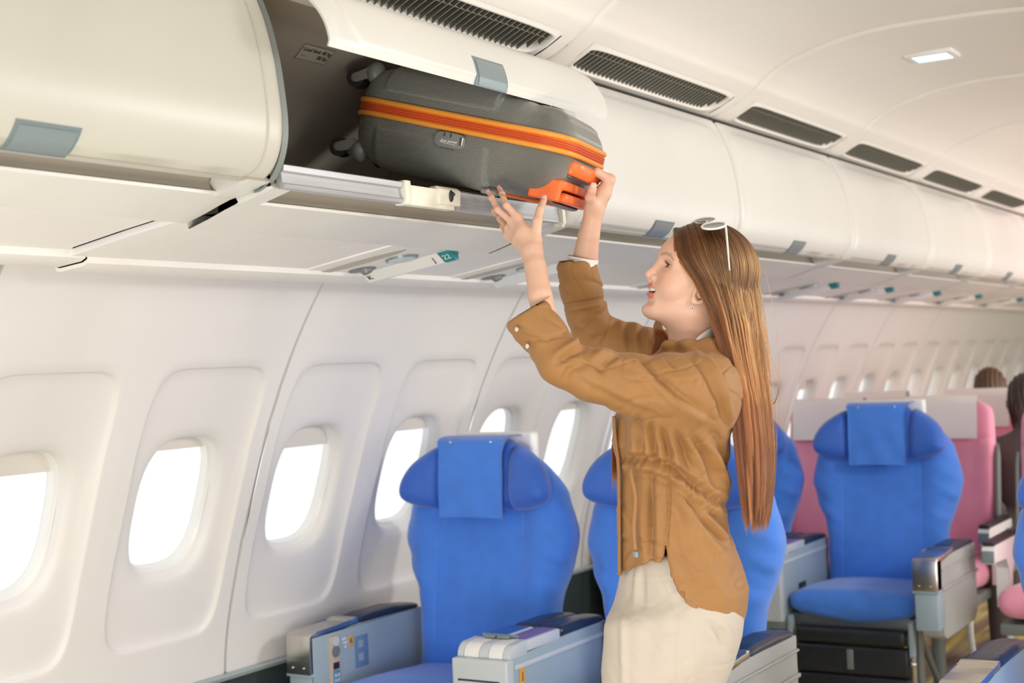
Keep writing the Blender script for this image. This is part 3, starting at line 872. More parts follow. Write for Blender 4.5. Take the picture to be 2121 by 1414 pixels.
# a line of old brown glue along one panel edge
random.seed(5)
bm = bmesh.new()
for k in range(90):
    y = 2.90+.42*k/90; s_ = random.uniform(.6, 1.4)*(1 if k < 70 else .6)
    ball(bm, (-1.956+random.uniform(-.006, .006), y-.02, 1.7015), (.007*s_, .006*s_, .0035*s_), 4)
g_ = bm_obj('sealant_line', bm, mat('brown_sealant', (.50, .34, .17), .6, noise=.5, nscale=120), sm=True)
tag(g_, 'ragged line of brown old sealant along the panel edge under the open bin', 'sealant')

# passenger service units: reading light, nozzle, seat letters, speaker
UZ = lambda x: 1.662+(-x-2.262)*(-.147)
def psu(y, detail):
    root = empty('service_unit', (-2.14, y, UZ(-2.14))); root.scale = (.86, .86, .86)
    sl = math.atan(.147)
    # local frame: +x towards the aisle (rising), z up
    root.rotation_euler = (0, -sl, 0)
    bm = bmesh.new()
    # base plate with a raised border
    box(bm, (-.21, -.30, -.004), (.185, .045, .004), .003)
    pl = bm_obj('base_plate', bm, MT['psu'], root, auto=40)
    # sign bar: a bar standing proud of the plate with a tilted face
    bm = bmesh.new()
    V = [(-.155, .0), (-.145, -.012), (.155, -.012), (.168, .0)]
    prism(bm, [(-.036, .0), (-.031, -.006), (.003, -.030), (.016, -.030), (.022, .0)], 'x', -.155, .13, bev=.0012)
    bar = bm_obj('sign_bar', bm, MT['cream' if False else 'white'], root, auto=40)
    bm = bmesh.new(); prism(bm, [(-.036, .0), (-.031, -.007), (.002, -.031), (.016, -.031), (.022, .0)], 'x', .131, .172, bev=.002)
    bm_obj('row_number_window', bm, mat('teal_number_window', (.03, .25, .28), .25), root, auto=40)
    if detail:
        # tilted face frame looking towards -y and down
        n_ = Vector((0, -.024, -.034)).normalized(); xa = Vector((1, 0, 0)); ya_ = n_.cross(xa)
        Rm = Matrix((xa, ya_, n_)).transposed()
        for s_, x_, m_, z_ in (('K', -.135, MT['ink'], .028), ('J', .105, MT['ink'], .028), ('22', .151, MT['white'], .027)):
            tx = text('lettering', s_, z_ , (0, 0, 0), (0, 0, 0), m_)
            tx.matrix_world = Matrix.Translation(Vector((x_, -.0145, -.0186))+n_*.0012) @ Rm.to_4x4(); tx.parent = root
    # reading light: a recessed round eye
    bm = bmesh.new(); cyl(bm, (.055, -.105, -.010), (.055, -.105, .004), .048, .052, 32)
    e = bm_obj('reading_light', bm, MT['latch'], root, auto=40)
    bm = bmesh.new(); cyl(bm, (.055, -.105, -.0125), (.055, -.105, -.009), .040, .042, 32)
    bm_obj('lens', bm, mat('reading_lens', (.55, .62, .70), .25, metal=.3), e, auto=40)
    bm = bmesh.new(); cyl(bm, (-.10, -.095, -.004), (-.10, -.095, -.006), .042, n=32); 
    s2 = bm_obj('nozzle_well', bm, MT['metalgrey'], root, auto=40)
    bm = bmesh.new(); cyl(bm, (-.085, -.09, -.018), (-.09, -.092, .0), .015, .024, 24)
    bm_obj('air_nozzle', bm, MT['metalgrey'], s2, auto=40)
    # long oval speaker
    bm = bmesh.new()
    pts = [(.16*math.cos(a)**1+(-.01), -.215+.034*math.sin(a)) for a in np.linspace(0, 2*math.pi, 40, endpoint=False)]
    prism(bm, pts, 'z', -.007, -.002, bev=.0015)
    bm_obj('speaker', bm, mat('speaker_cloth', (.55, .52, .46), .8, bump=.4, bscale=700), root, auto=40)
    return root
P0_ = psu(2.99, True)
tag(P0_, 'overhead service unit with sign K J 22 beside the forearm of the woman', 'service unit')
lab = ['overhead service unit partly hidden behind the raised near wrist', 'overhead service unit seen between the two raised sleeves and the face',
       'blurred overhead service unit just right of the woman\'s hair', 'blurred overhead service unit, second to the right of the woman\'s hair', 'blurred overhead service unit, third to the right of the woman\'s hair',
       'blurred overhead service unit, fourth to the right of the woman\'s hair', 'blurred overhead service unit at the far right edge of the frame']
for y, l_ in zip((3.62, 4.75, 5.95, 6.75, 7.6, 8.5, 9.6), lab):
    o = psu(y, False); tag(o, l_, 'service unit', 'blurred service units under the bins')
# ================================================================== blue recliner seats
XK, XJ, XG = -2.448, -1.778, -0.535
Y1, Y2 = 3.745, 5.738
BACK = [(0, 1.150), (.10, 1.150), (.17, 1.125), (.225, 1.080), (.268, 1.02), (.292, .96), (.306, .90), (.309, .85), (.298, .80), (.276, .74), (.252, .68), (.244, .62), (.247, .55), (.249, .49), (.248, .43), (.235, .40), (0, .39)]
def sym(poly): 
    p = poly+[(-x, z) for x, z in poly[::-1] if x > 1e-6]
    return p
BK = catmull(np.array(BACK), 50); BKs = [tuple(p) for p in BK]
def f_back(P):
    x, y, z = P[:, 0], P[:, 1], P[:, 2]
    yy = y-(z-.47)*.10+.03
    d2 = poly_sdf(np.c_[np.abs(x), z], BK_closed)
    bul = .016*np.clip(1-(x/.16)**2, 0, 1)*0+.020*np.exp(-((np.abs(x)-.215)/.055)**2)*np.clip((z-.5)/.2, 0, 1)
    front = -(yy+bul)            # surface at yy=0 with side bolsters
    lum = .018*np.exp(-((z-.60)/.12)**2)*np.clip(1-(x/.2)**2, 0, 1)
    front = front-lum
    back = yy-.135+.05*np.clip((z-.9)/.25, 0, 1)
    d = smax(smax(d2+.0, front, .07), back, .08)
    # slight puckers of the loose cover at the waist and the shoulders
    d += .0075*vnoise(np.c_[x*7+y*6, y*8, z*26+x*14])*np.clip((np.abs(x)-.13)/.1, 0, 1)
    # stitched seams of the centre panel
    d += .0035*np.exp(-((np.abs(x)-(.165-.012*(z-.5)))/.0035)**2)*(front > -.03)
    return d
BK_closed = np.array([(-.3, 1.150)]+BKs[1:-1]+[(-.3, .39)])
HRP = catmull(np.array([(0, 1.170), (.06, 1.171), (.115, 1.166), (.175, 1.145), (.23, 1.108), (.264, 1.062), (.276, 1.018), (.264, .985), (.22, .964), (.15, .952), (.07, .948), (0, .948)]), 44)
HR_closed = np.array([(-.3, 1.170)]+[tuple(p) for p in HRP[1:-1]]+[(-.3, .948)])
def f_head(P):
    x, y, z = P[:, 0], P[:, 1], P[:, 2]; ax = np.abs(x)
    yc = .030-.30*np.maximum(ax-.10, 0)+(z-1.06)*.10
    d2 = poly_sdf(np.c_[ax, z], HR_closed)
    w = np.clip((ax-.11)/.05, 0, 1)
    th = .050+.010*w
    d = smax(d2, np.abs(y-yc)-th, .075)
    d += .010*np.exp(-((ax-.128)/.010)**2)
    d += .0015*vnoise(np.c_[x*20, y*20, z*20])
    return d
def f_cush(P, w=.249):
    x, y, z = P[:, 0], P[:, 1], P[:, 2]
    top = z-(.484+.010*np.cos(np.clip(x/w, -1, 1)*np.pi/2)-.016*np.clip((y+.47)/-.05, 0, 1)-.02*np.clip((y+.30)/.3, 0, 1))
    bot = (.392-.030*np.exp(-((x-.03)/.14)**2)*np.clip((-.42-y)/.05, 0, 1))-z
    d = smax(smax(np.abs(x)-w, np.abs(y+.235)-.262, .05), smax(top, bot, .055), .065)
    d += .009*vnoise(np.c_[x*9+z*10, y*7, z*30])*np.clip((-.35-y)/.1, 0, 1)
    d += .0012*vnoise(np.c_[x*30, y*30, z*30])
    return d
Vb, Fb = sdf_mesh(f_back, (-.36, -.12, .36), (.36, .22, 1.18), .0052)
Vh, Fh = sdf_mesh(f_head, (-.31, -.12, .92), (.31, .14, 1.20), .0045)
Vc, Fc = sdf_mesh(f_cush, (-.29, -.52, .34), (.29, .05, .52), .006)
Vb, Vh, Vc = relax(Vb, Fb, 1, .4), relax(Vh, Fh, 1, .4), relax(Vc, Fc, 1, .4)
def cloth_sheet(parent):
    """the cloth buttoned over the top of the headrest"""
    path = np.array([.045, 0])+catmull(np.array([(.050, 1.120), (.052, 1.155), (.035, 1.178), (0, 1.185), (-.045, 1.182), (-.072, 1.170), (-.082, 1.14), (-.088, 1.08), (-.090, 1.02), (-.092, .97), (-.094, .936)]), 34)
    nx = 22; V = []
    for i, (y, z) in enumerate(path):
        wv = .118+.012*np.clip((z-1.14)/.04, 0, 1)
        for j in range(nx):
            u = -1+2*j/(nx-1)
            V.append((u*wv, y+.0022*math.sin(u*7+z*30)*(z < 1.1)-.005*(1-u*u), z-.004*u*u*(z < .95)))
    V = np.array(V); n = len(V)
    F = grid_faces(len(path), nx)
    V2 = V+np.array([0, .003, 0])
    F2 = [tuple(i+n for i in f[::-1]) for f in F]
    m_ = len(path)
    E = [(j, j+1, n+j+1, n+j) for j in range(nx-1)]+[((m_-1)*nx+j, n+(m_-1)*nx+j, n+(m_-1)*nx+j+1, (m_-1)*nx+j+1) for j in range(nx-1)]
    E += [(i*nx, n+i*nx, n+(i+1)*nx, (i+1)*nx) for i in range(m_-1)]+[(i*nx+nx-1, (i+1)*nx+nx-1, n+(i+1)*nx+nx-1, n+i*nx+nx-1) for i in range(m_-1)]
    o = mesh('headrest_cloth', np.r_[V, V2], F+F2+E, MT['blue'], parent)
    for sx in (-1, 1):
        bm = bmesh.new(); ball(bm, (sx*.075, -.031, 1.168), (.0045, .003, .0045), 6)
        bm_obj('press_stud', bm, MT['chrome'], o, sm=True)
    return o

def arm_shell(parent, side, inner_detail=False, cap=True):
    """armrest box at x .275-.365 on one side, steel cap in front, navy pad on top"""
    a, b = .276, .366
    s = side
    X = lambda v: s*v
    def bx(bm, x0, x1, y0, y1, z0, z1, bev=.004, mi=0):
        box(bm, (min(X(x0), X(x1)), y0, z0), (max(X(x0), X(x1)), y1, z1), bev, mi=mi)
    root = None
    bm = bmesh.new()
    # side profile of the body: rises from the cap to the pad step
    prof_ = [(-.500, .622), (-.335, .628), (-.325, .634), (.02, .628), (.02, .36), (-.03, .33), (-.44, .33), (-.47, .345), (-.500, .52)]
    prism(bm, prof_, 'x', X(a+.004), X(b-.004), bev=.006)
    root = bm_obj('armrest', bm, MT['shellgrey'] if side < 0 else MT['shellgrey2'], parent, auto=40)
    # ledge lines on the outer side
    bm = bmesh.new()
    bx(bm, b-.006, b+.004, -.49, .015, .585, .592, .002); bx(bm, b-.006, b+.006, -.49, .015, .515, .526, .003)
    bm_obj('trim_strip', bm, MT['lightgrey'] if side < 0 else MT['alu'], root, auto=40)
    bm = bmesh.new()
    prism(bm, [(-.555, .636), (-.52, .644), (-.44, .645), (-.37, .645), (-.345, .654), (-.325, .654), (-.325, .632), (-.49, .636), (-.505, .62), (-.505, .520), (-.560, .520)], 'x', X(a-.001), X(b+.001), bev=.005)
    bx(bm, a-.001, b+.001, -.558, -.50, .52, .636, .006)
    bm_obj('steel_cap', bm, MT['steel'], root, auto=35)
    bm = bmesh.new()
    bx(bm, a+.002, b-.002, -.553, -.46, .375, .519, .010)
    bx(bm, a-.003, b+.003, -.558, -.50, .513, .523, .003)
    bm_obj('front_panel', bm, MT['shellgrey'], root, auto=35)
    bm = bmesh.new()
    for k in (.30, .342):
        ball(bm, (X(k), -.560, .540), .0035, 6)
    bm_obj('rivet', bm, MT['chrome'], root, sm=True)['kind'] = 'stuff'
    # pad
    def fp(P):
        y = P[:, 1]; zt = .652-.014*np.clip((-y-.25)/.09, 0, 1)**2-.018*np.clip((y+.12)/.16, 0, 1)
        d = smax(smax(np.abs(P[:, 0]-X((a+b)/2))-.047, np.abs(y+.155)-.182, .03), smax(P[:, 2]-zt-.004, .625-P[:, 2], .012), .026)
        return d
    V, F = sdf_mesh(fp, (X((a+b)/2)-.06, -.36, .605), (X((a+b)/2)+.06, .05, .69), .0045)
    fast_mesh('arm_pad', V, F, MT['navy'], root)
    if inner_detail:
        # handset in its slot, seat letter, switch plate on the inner face
        xi = X(a)
        def plate(nm, y0, y1, z0, z1, th, m, par, bev=.002):
            bm = bmesh.new(); box(bm, (min(xi, xi-s*th), y0, z0), (max(xi, xi-s*th), y1, z1), bev, 2)
            return bm_obj(nm, bm, m, par, auto=40)
        plate('inner_panel', -.548, .0, .37, .628, .0035, MT['shellgrey'], root)
        h = plate('handset', -.475, -.428, .36, .618, .010, mat('tan_handset', (.55, .43, .33), .4), parent, .004); h.location.y = .045 if side < 0 else -.03
        bm = bmesh.new()
        xh = xi-s*.0105
        cyl(bm, (xh, -.4515, .572), (xh-s*.003, -.4515, .572), .017, n=24); bm_obj('earpiece', bm, MT['metalgrey'], h, auto=40)
        bm = bmesh.new(); cyl(bm, (xh, -.4515, .603), (xh-s*.004, -.4515, .603), .015, n=20); bm_obj('cap', bm, MT['lightgrey'], h, auto=40)
        def strip(nm, y0, y1, z0, z1, m):
            bm = bmesh.new(); box(bm, (min(xh, xh-s*.002), y0, z0), (max(xh, xh-s*.002), y1, z1), .0008); return bm_obj(nm, bm, m, h)
        strip('screen', -.465, -.438, .520, .540, MT['black']); strip('key_plate', -.466, -.437, .38, .517, mat('blue_keys', (.06, .30, .48), .4))
        bm = bmesh.new()
        for c in (-.458, -.445):
            for r in range(8): box(bm, (min(xh-s*.0021, xh-s*.0035), c-.0045, .392+r*.015), (max(xh-s*.0021, xh-s*.0035), c+.0045, .402+r*.015), .001)
        bm_obj('keys', bm, MT['lightgrey'], h)['kind'] = 'stuff'
        plate('switch_plate', -.352, -.285, .500, .596, .005, mat('blue_grey_plate', (.15, .26, .42), .4), root)
        bm = bmesh.new()
        for z in (.52, .56): box(bm, (min(xi-s*.005, xi-s*.0065), -.335, z), (max(xi-s*.005, xi-s*.0065), -.312, z+.022), .001)
        bm_obj('switches', bm, MT['shellgrey'], root)['kind'] = 'stuff'
        bm = bmesh.new()
        for y, z in ((-.407, .60), (-.396, .60), (-.402, .588), (-.391, .588), (-.396, .575)): cyl(bm, (xi-s*.003, y, z), (xi-s*.0045, y, z), .004, n=10)
        bm_obj('audio_sockets', bm, MT['white'], root)['kind'] = 'stuff'
        t_ = plate('letter_tag', -.378, -.356, .570, .605, .004, MT['tag'], root, .001)
        k = text('letter', inner_detail, .024, (0, 0, 0), (0, 0, 0), MT['ink']); 
        ax_ = Vector((0, -s*-1.0*-1.0, 0))
        xa = Vector((0, 1, 0)) if s > 0 else Vector((0, -1, 0))
        xa = Vector((0, s*1.0, 0))*-1 if False else Vector((0, -1 if s > 0 else 1, 0))
        n_ = Vector((-s, 0, 0)); ya_ = n_.cross(xa)
        Rm = Matrix((xa, ya_, n_)).transposed()
        k.matrix_world = Matrix.Translation((xi-s*.0043, -.367, .5875)) @ Rm.to_4x4(); k.parent = root
    root.location.y = .045 if side < 0 else -.03
    return root

def leg_rest(parent):
    bm = bmesh.new()
    prof_ = [(-.468, .375), (-.475, .29), (-.455, .285), (-.44, .37)]
    box(bm, (-.215, -.500, .292), (.215, -.44, .352), .020, 4)
    r = bm_obj('leg_rest', bm, MT['blackleather'], parent, auto=50)
    for z0, z1, yy in ((.180, .286, -.478), (.070, .174, -.470)):
        bm = bmesh.new(); box(bm, (-.222, yy-.018, z0), (.222, yy+.03, z1), .012, 3)
        bm_obj('panel', bm, MT['blackleather'], r, auto=50)
    bm = bmesh.new(); box(bm, (-.012, -.503, .20), (.012, -.494, .275), .002); bm_obj('pull_strap', bm, MT['metalgrey'], r, auto=40)
    for s in (-1, 1):
        bm = bmesh.new(); prism(bm, [(-.50, .385), (-.475, .392), (-.462, .37), (-.470, .262), (-.486, .250), (-.500, .262)], 'x', s*.226, s*.244, bev=.003)
        bm_obj('lever', bm, MT['shellgrey'], r, auto=40)
        bm = bmesh.new(); cyl(bm, (s*.236, -.485, .262), (s*.236, -.470, .03), .009, n=14); ball(bm, (s*.236, -.487, .232), .012, 8)
        bm_obj('rod', bm, MT['chrome'], r, auto=50)
    return r

def seat_frame(parent):
    bm = bmesh.new()
    box(bm, (-.25, -.44, .345), (.25, .03, .392), .006)
    bm_obj('seat_pan', bm, MT['metalgrey'], parent, auto=40)
    for s in (-1, 1):
        bm = bmesh.new(); box(bm, (s*.20-.02, -.34, .012), (s*.20+.02, -.28, .35), .004); box(bm, (s*.20-.02, -.04, .012), (s*.20+.02, .02, .35), .004)
        box(bm, (s*.20-.025, -.40, .0), (s*.20+.025, .06, .016), .003)
        cyl(bm, (s*.20, -.30, .33), (s*.20, .0, .04), .012, n=12)
        bm_obj('leg', bm, MT['metalgrey'], parent, auto=40)

def blue_seat(name, x, y, head_dz=0.0, left=True, right=True, detail=None, proto=[None]):
    root = empty(name, (x, y, 0))
    if proto[0] is None:
        b = fast_mesh('backrest', Vb, Fb, MT['blue'], root); h = fast_mesh('headrest', Vh, Fh, MT['bluedark'], root); c = fast_mesh('seat_cushion', Vc, Fc, MT['blue'], root)
        proto[0] = (b.data, h.data, c.data)
    else:
        for nm, me in zip(('backrest', 'headrest', 'seat_cushion'), proto[0]):
            o = bpy.data.objects.new(nm, me); COL.objects.link(o); o.parent = root
            if nm == 'headrest': h = o
    h.location.z = head_dz
    cl = cloth_sheet(root); cl.location.z = head_dz
    bm = bmesh.new(); box(bm, (-.13, .070, 1.10), (.165, .115, 1.192), .012, 3); bm_obj('headrest_shell', bm, MT['white'], root, auto=50)
    if left: arm_shell(root, -1, detail)
    if right: arm_shell(root, 1)
    seat_frame(root); leg_rest(root)
    return root
tag(blue_seat('recliner_seat', XK, Y1, right=False, detail='K'), 'blue cloth recliner seat by the window, left of the woman, its headrest fully in view', 'seat', 'blue recliner seats')
tag(blue_seat('recliner_seat', XJ, Y1, .012, left=False), 'blue cloth recliner seat directly behind the woman, mostly hidden by her', 'seat', 'blue recliner seats')
tag(blue_seat('recliner_seat', XK, Y2, right=False), 'blue cloth recliner seat half hidden behind the long hair, window side second row', 'seat', 'blue recliner seats')
tag(blue_seat('recliner_seat', XJ, Y2, left=False), 'blue recliner seat at the right, black leg rest and steel capped armrest in full view', 'seat', 'blue recliner seats')
tag(blue_seat('recliner_seat', XG, Y1, right=False), 'blue recliner seat cut off by the right edge of the frame', 'seat', 'blue recliner seats')

def console(x, y, detail):
    root = empty('seat_console', (x, y, 0))
    a, b = -.084, .084
    bm = bmesh.new()
    prism(bm, [(-.530, .616), (-.20, .628), (.03, .628), (.03, .33), (-.48, .33), (-.525, .40)], 'x', a, b, bev=.004)
    body = bm_obj('console_body', bm, MT['shellgrey'], root, auto=40)
    bm = bmesh.new(); box(bm, (a-.004, -.545, .37), (b+.004, -.505, .616), .006, 3)
    fp_ = bm_obj('front_panel', bm, MT['lightgrey'], root, auto=40)
    bm = bmesh.new(); box(bm, (a+.016, -.5475, .535), (b-.02, -.544, .562), .001)
    h_ = bm_obj('drawer_slot', bm, MT['ink'], fp_)
    bm = bmesh.new(); box(bm, (a+.019, -.553, .543), (b-.024, -.545, .558), .003)
    bm_obj('drawer_handle', bm, MT['lightgrey'], fp_, auto=40)
    bm = bmesh.new(); box(bm, (b-.001, -.50, .585), (b+.004, .02, .598), .002); bm_obj('trim_strip', bm, MT['lightgrey'], root, auto=40)
    # rounded table hinge housing: four rolls
    for x0, x1, m_ in ((a, -.065, MT['lightgrey']), (-.063, -.016, MT['cream'] if False else MT['white']), (-.014, .014, MT['lightgrey']), (.016, .060, MT['white']), (.062, b, MT['lightgrey'])):
        bm = bmesh.new()
        pts = [(-.520, .616)]+[(-.485-.035*math.cos(t_), .618+.034*math.sin(t_)) for t_ in np.linspace(0, math.pi/2, 8)]+[(-.43, .655), (-.43, .616)]
        prism(bm, pts, 'x', x0, x1, bev=.002)
        bm_obj('hinge_roll', bm, m_, root, auto=40)
    bm = bmesh.new(); box(bm, (-.045, -.447, .655), (-.008, -.425, .664), .003); box(bm, (-.002, -.447, .655), (.036, -.425, .664), .003); cyl(bm, (-.055, -.433, .662), (.06, -.433, .662), .004, n=12)
    bm_obj('hinge_catch', bm, MT['latch'], root, auto=40)
    for x0, x1, m_ in ((a+.001, -.003, MT['bluelid']), (.003, b-.001, MT['purplelid'])):
        bm = bmesh.new(); box(bm, (x0, -.432, .622), (x1, -.245, .652), .005, 2)
        l_ = bm_obj('tray_lid', bm, MT['lightgrey'], root, auto=40)
        bm = bmesh.new(); box(bm, (x0+.009, -.424, .650), (x1-.009, -.256, .6545), .002, 2); bm_obj('lid_inlay', bm, m_, l_, auto=40)
    for x0, x1 in ((a, -.002), (.002, b)):
        def fp(P, x0=x0, x1=x1):
            return smax(smax(np.abs(P[:, 0]-(x0+x1)/2)-(x1-x0)/2, np.abs(P[:, 1]+.105)-.137, .02), smax(P[:, 2]-.656+.012*np.clip((P[:, 1]+.1)/.15, 0, 1), .620-P[:, 2], .01), .022)
        V, F = sdf_mesh(fp, (x0-.01, -.26, .61), (x1+.01, .05, .69), .0045)
        fast_mesh('arm_pad', V, F, MT['navy'], root)
    if detail:
        bm = bmesh.new(); box(bm, (b+.001, -.478, .545), (b+.004, -.452, .585), .001); t_ = bm_obj('letter_tag', bm, MT['tag'], root)
        k = text('letter', 'J', .026, (0, 0, 0), (0, 0, 0), MT['ink'])
        Rm = Matrix(((0, 1, 0), (0, 0, 1), (1, 0, 0))).transposed()
        k.matrix_world = Matrix.Translation((b+.0045, -.465, .565)) @ Rm.to_4x4(); k.parent = t_
    bm = bmesh.new(); box(bm, (b-.002, -.34, .40), (b+.003, -.26, .49), .02, 3); bm_obj('handset_recess', bm, MT['ink'], root, auto=40)
    for yq in (-.35, -.03):
        bm = bmesh.new(); box(bm, (-.03, yq-.03, .0), (.03, yq+.03, .34), .004); bm_obj('leg', bm, MT['metalgrey'], root, auto=40)
    return root
tag(console(XK+.335, Y1, True), 'grey console with blue and purple tray lids beside the window seat', 'console', 'seat consoles between paired seats')
tag(console(XK+.335, Y2, False), 'grey console with navy pads left of the fully visible right-hand seat', 'console', 'seat consoles between paired seats')

# ================================================================== pink economy seats
def f_pback(P):
    x, y, z = P[:, 0], P[:, 1], P[:, 2]
    yy = y-(z-.47)*.16
    w = .215+.006*np.sin((z-.5)*5)
    front = -(yy+.018*np.clip((np.abs(x)-.13)/.07, 0, 1)*np.clip((z-.55)/.2, 0, 1))
    d = smax(smax(np.abs(x)-w, front, .06), yy-.105+.04*np.clip((z-.8)/.35, 0, 1), .06)
    d = smax(d, np.abs(z-.79)-.375+.02*np.abs(x/.2)**3, .06)
    d += .006*np.exp(-((z-.98)/.008)**2)*(front > -.04)
    return d
def f_pc(P):
    x, y, z = P[:, 0], P[:, 1], P[:, 2]
    return smax(smax(np.abs(x)-.222, np.abs(y+.20)-.245, .05), np.abs(z-.405-.02*np.clip((-y-.1)/.3, 0, 1))-.062, .07)
Vp, Fp = sdf_mesh(f_pback, (-.25, -.08, .38), (.25, .30, 1.20), .009)
Vq, Fq = sdf_mesh(f_pc, (-.26, -.48, .31), (.26, .08, .51), .010)
def pink_seat(x, y, right_arm=True, left_arm=True, proto=[None]):
    root = empty('economy_seat', (x, y, 0))
    if proto[0] is None:
        a = fast_mesh('backrest', Vp, Fp, MT['pink'], root); b = fast_mesh('seat_cushion', Vq, Fq, MT['pink'], root); proto[0] = (a.data, b.data)
    else:
        for nm, me in zip(('backrest', 'seat_cushion'), proto[0]):
            o = bpy.data.objects.new(nm, me); COL.objects.link(o); o.parent = root
    # cloth over the top
    path = catmull(np.array([(.175, 1.08), (.172, 1.14), (.150, 1.172), (.115, 1.178), (.088, 1.160), (.078, 1.12), (.070, 1.06), (.058, .985)]), 20)
    V = []
    for (yy, z) in path:
        for j in range(10):
            u = -1+2*j/9; V.append((u*.168-.010, yy-.013-.012*abs(u)**3*(z < 1.15), z))
    mesh('headrest_cloth', V, grid_faces(20, 10), MT['antimac'], root)
    for s, on in ((-1, left_arm), (1, right_arm)):
        if not on: continue
        bm = bmesh.new()
        prism(bm, [(-.36, .560), (-.36, .615), (-.34, .632), (.06, .628), (.06, .57), (.0, .565), (-.07, .50), (-.09, .36), (-.15, .36), (-.13, .52), (-.17, .565)], 'x', s*.235, s*.285, bev=.006)
        ar = bm_obj('armrest', bm, MT['white'], root, auto=40)
        bm = bmesh.new(); box(bm, (min(s*.237, s*.283), -.35, .628), (max(s*.237, s*.283), .05, .645), .007, 3); bm_obj('arm_pad', bm, MT['black'], ar, auto=40)
        bm = bmesh.new(); box(bm, (min(s*.237, s*.283), -.364, .565), (max(s*.237, s*.283), -.356, .612), .003, 3); bm_obj('end_cap', bm, MT['latch'], ar, auto=40)
        bm = bmesh.new(); prism(bm, [(.015, .60), (.085, .62), (.125, .90), (.10, .96), (.07, .90)], 'x', s*.222, s*.236, bev=.003); bm_obj('side_plate', bm, MT['gasket'], root, auto=40)
    bm = bmesh.new(); box(bm, (-.22, -.40, .30), (.22, .04, .345), .01); bm_obj('seat_pan', bm, MT['metalgrey'], root, auto=40)
    for s in (-1, 1):
        V, F = tube_data(catmull(np.array([(s*.19, -.36, .33), (s*.19, -.38, .18), (s*.19, -.30, .06), (s*.19, -.10, .015), (s*.19, .05, .012)]), 20), .014, 10)
        mesh('leg', V, F, MT['white'], root)
        V, F = tube_data([(s*.19, .0, .33), (s*.19, .04, .012)], .016, 10); mesh('leg', V, F, MT['metalgrey'], root)
    return root
plab = [((-1.735, 6.48), 'pink cloth seat right behind the fully visible blue seat, white cloth on top'),
        ((-2.265, 6.48), 'pink cloth seat showing left of the fully visible blue seat, by the window'),
        ((-1.80, 7.42), 'pink cloth seat one row behind, in front of the brown haired passenger'),
        ((-2.33, 7.42), 'pink cloth window seat hidden behind the nearer pink seats'),
        ((-1.075, 5.95), 'pink cloth seat cut off by the right edge across the aisle'),
        ((-1.86, 8.46), 'pink cloth seat in the farthest visible row, a head of brown hair above it'),
        ((-1.12, 7.02), 'pink cloth seat behind the one cut off at the right edge')]
for (x, y), l in plab: tag(pink_seat(x, y, right_arm=(x > -2.1)), l, 'seat', 'pink economy seats')
# ================================================================== the suitcase
A_ = at(748, 219, D=3.165); B_ = at(1168, 301, D=3.015)
Lx = (B_-A_)/np.linalg.norm(B_-A_)
Wy = np.cross((0, 0, 1.0), Lx); Wy /= np.linalg.norm(Wy)           # horizontal, away from the camera side
if Wy[1] < 0: Wy = -Wy
Tz = np.cross(Lx, Wy); 
if Tz[2] < 0: Tz = -Tz
SL, SW_, ST = .512, .335, .235
sc_c = (A_+B_)/2+Wy*(SW_/2)-Lx*.006+np.array([0, 0, .003])
SM = Matrix(((Lx[0], Wy[0], Tz[0], sc_c[0]), (Lx[1], Wy[1], Tz[1], sc_c[1]), (Lx[2], Wy[2], Tz[2], sc_c[2]), (0, 0, 0, 1)))
case = bpy.data.objects.new('suitcase', None); COL.objects.link(case); case.matrix_world = SM
tag(case, 'grey ribbed hard suitcase with orange piping being pushed into the open bin', 'suitcase')
MT['case'] = mat('grey_ribbed_shell', (0.33, 0.335, 0.305), 0.34, metal=0.25, spec=0.5)
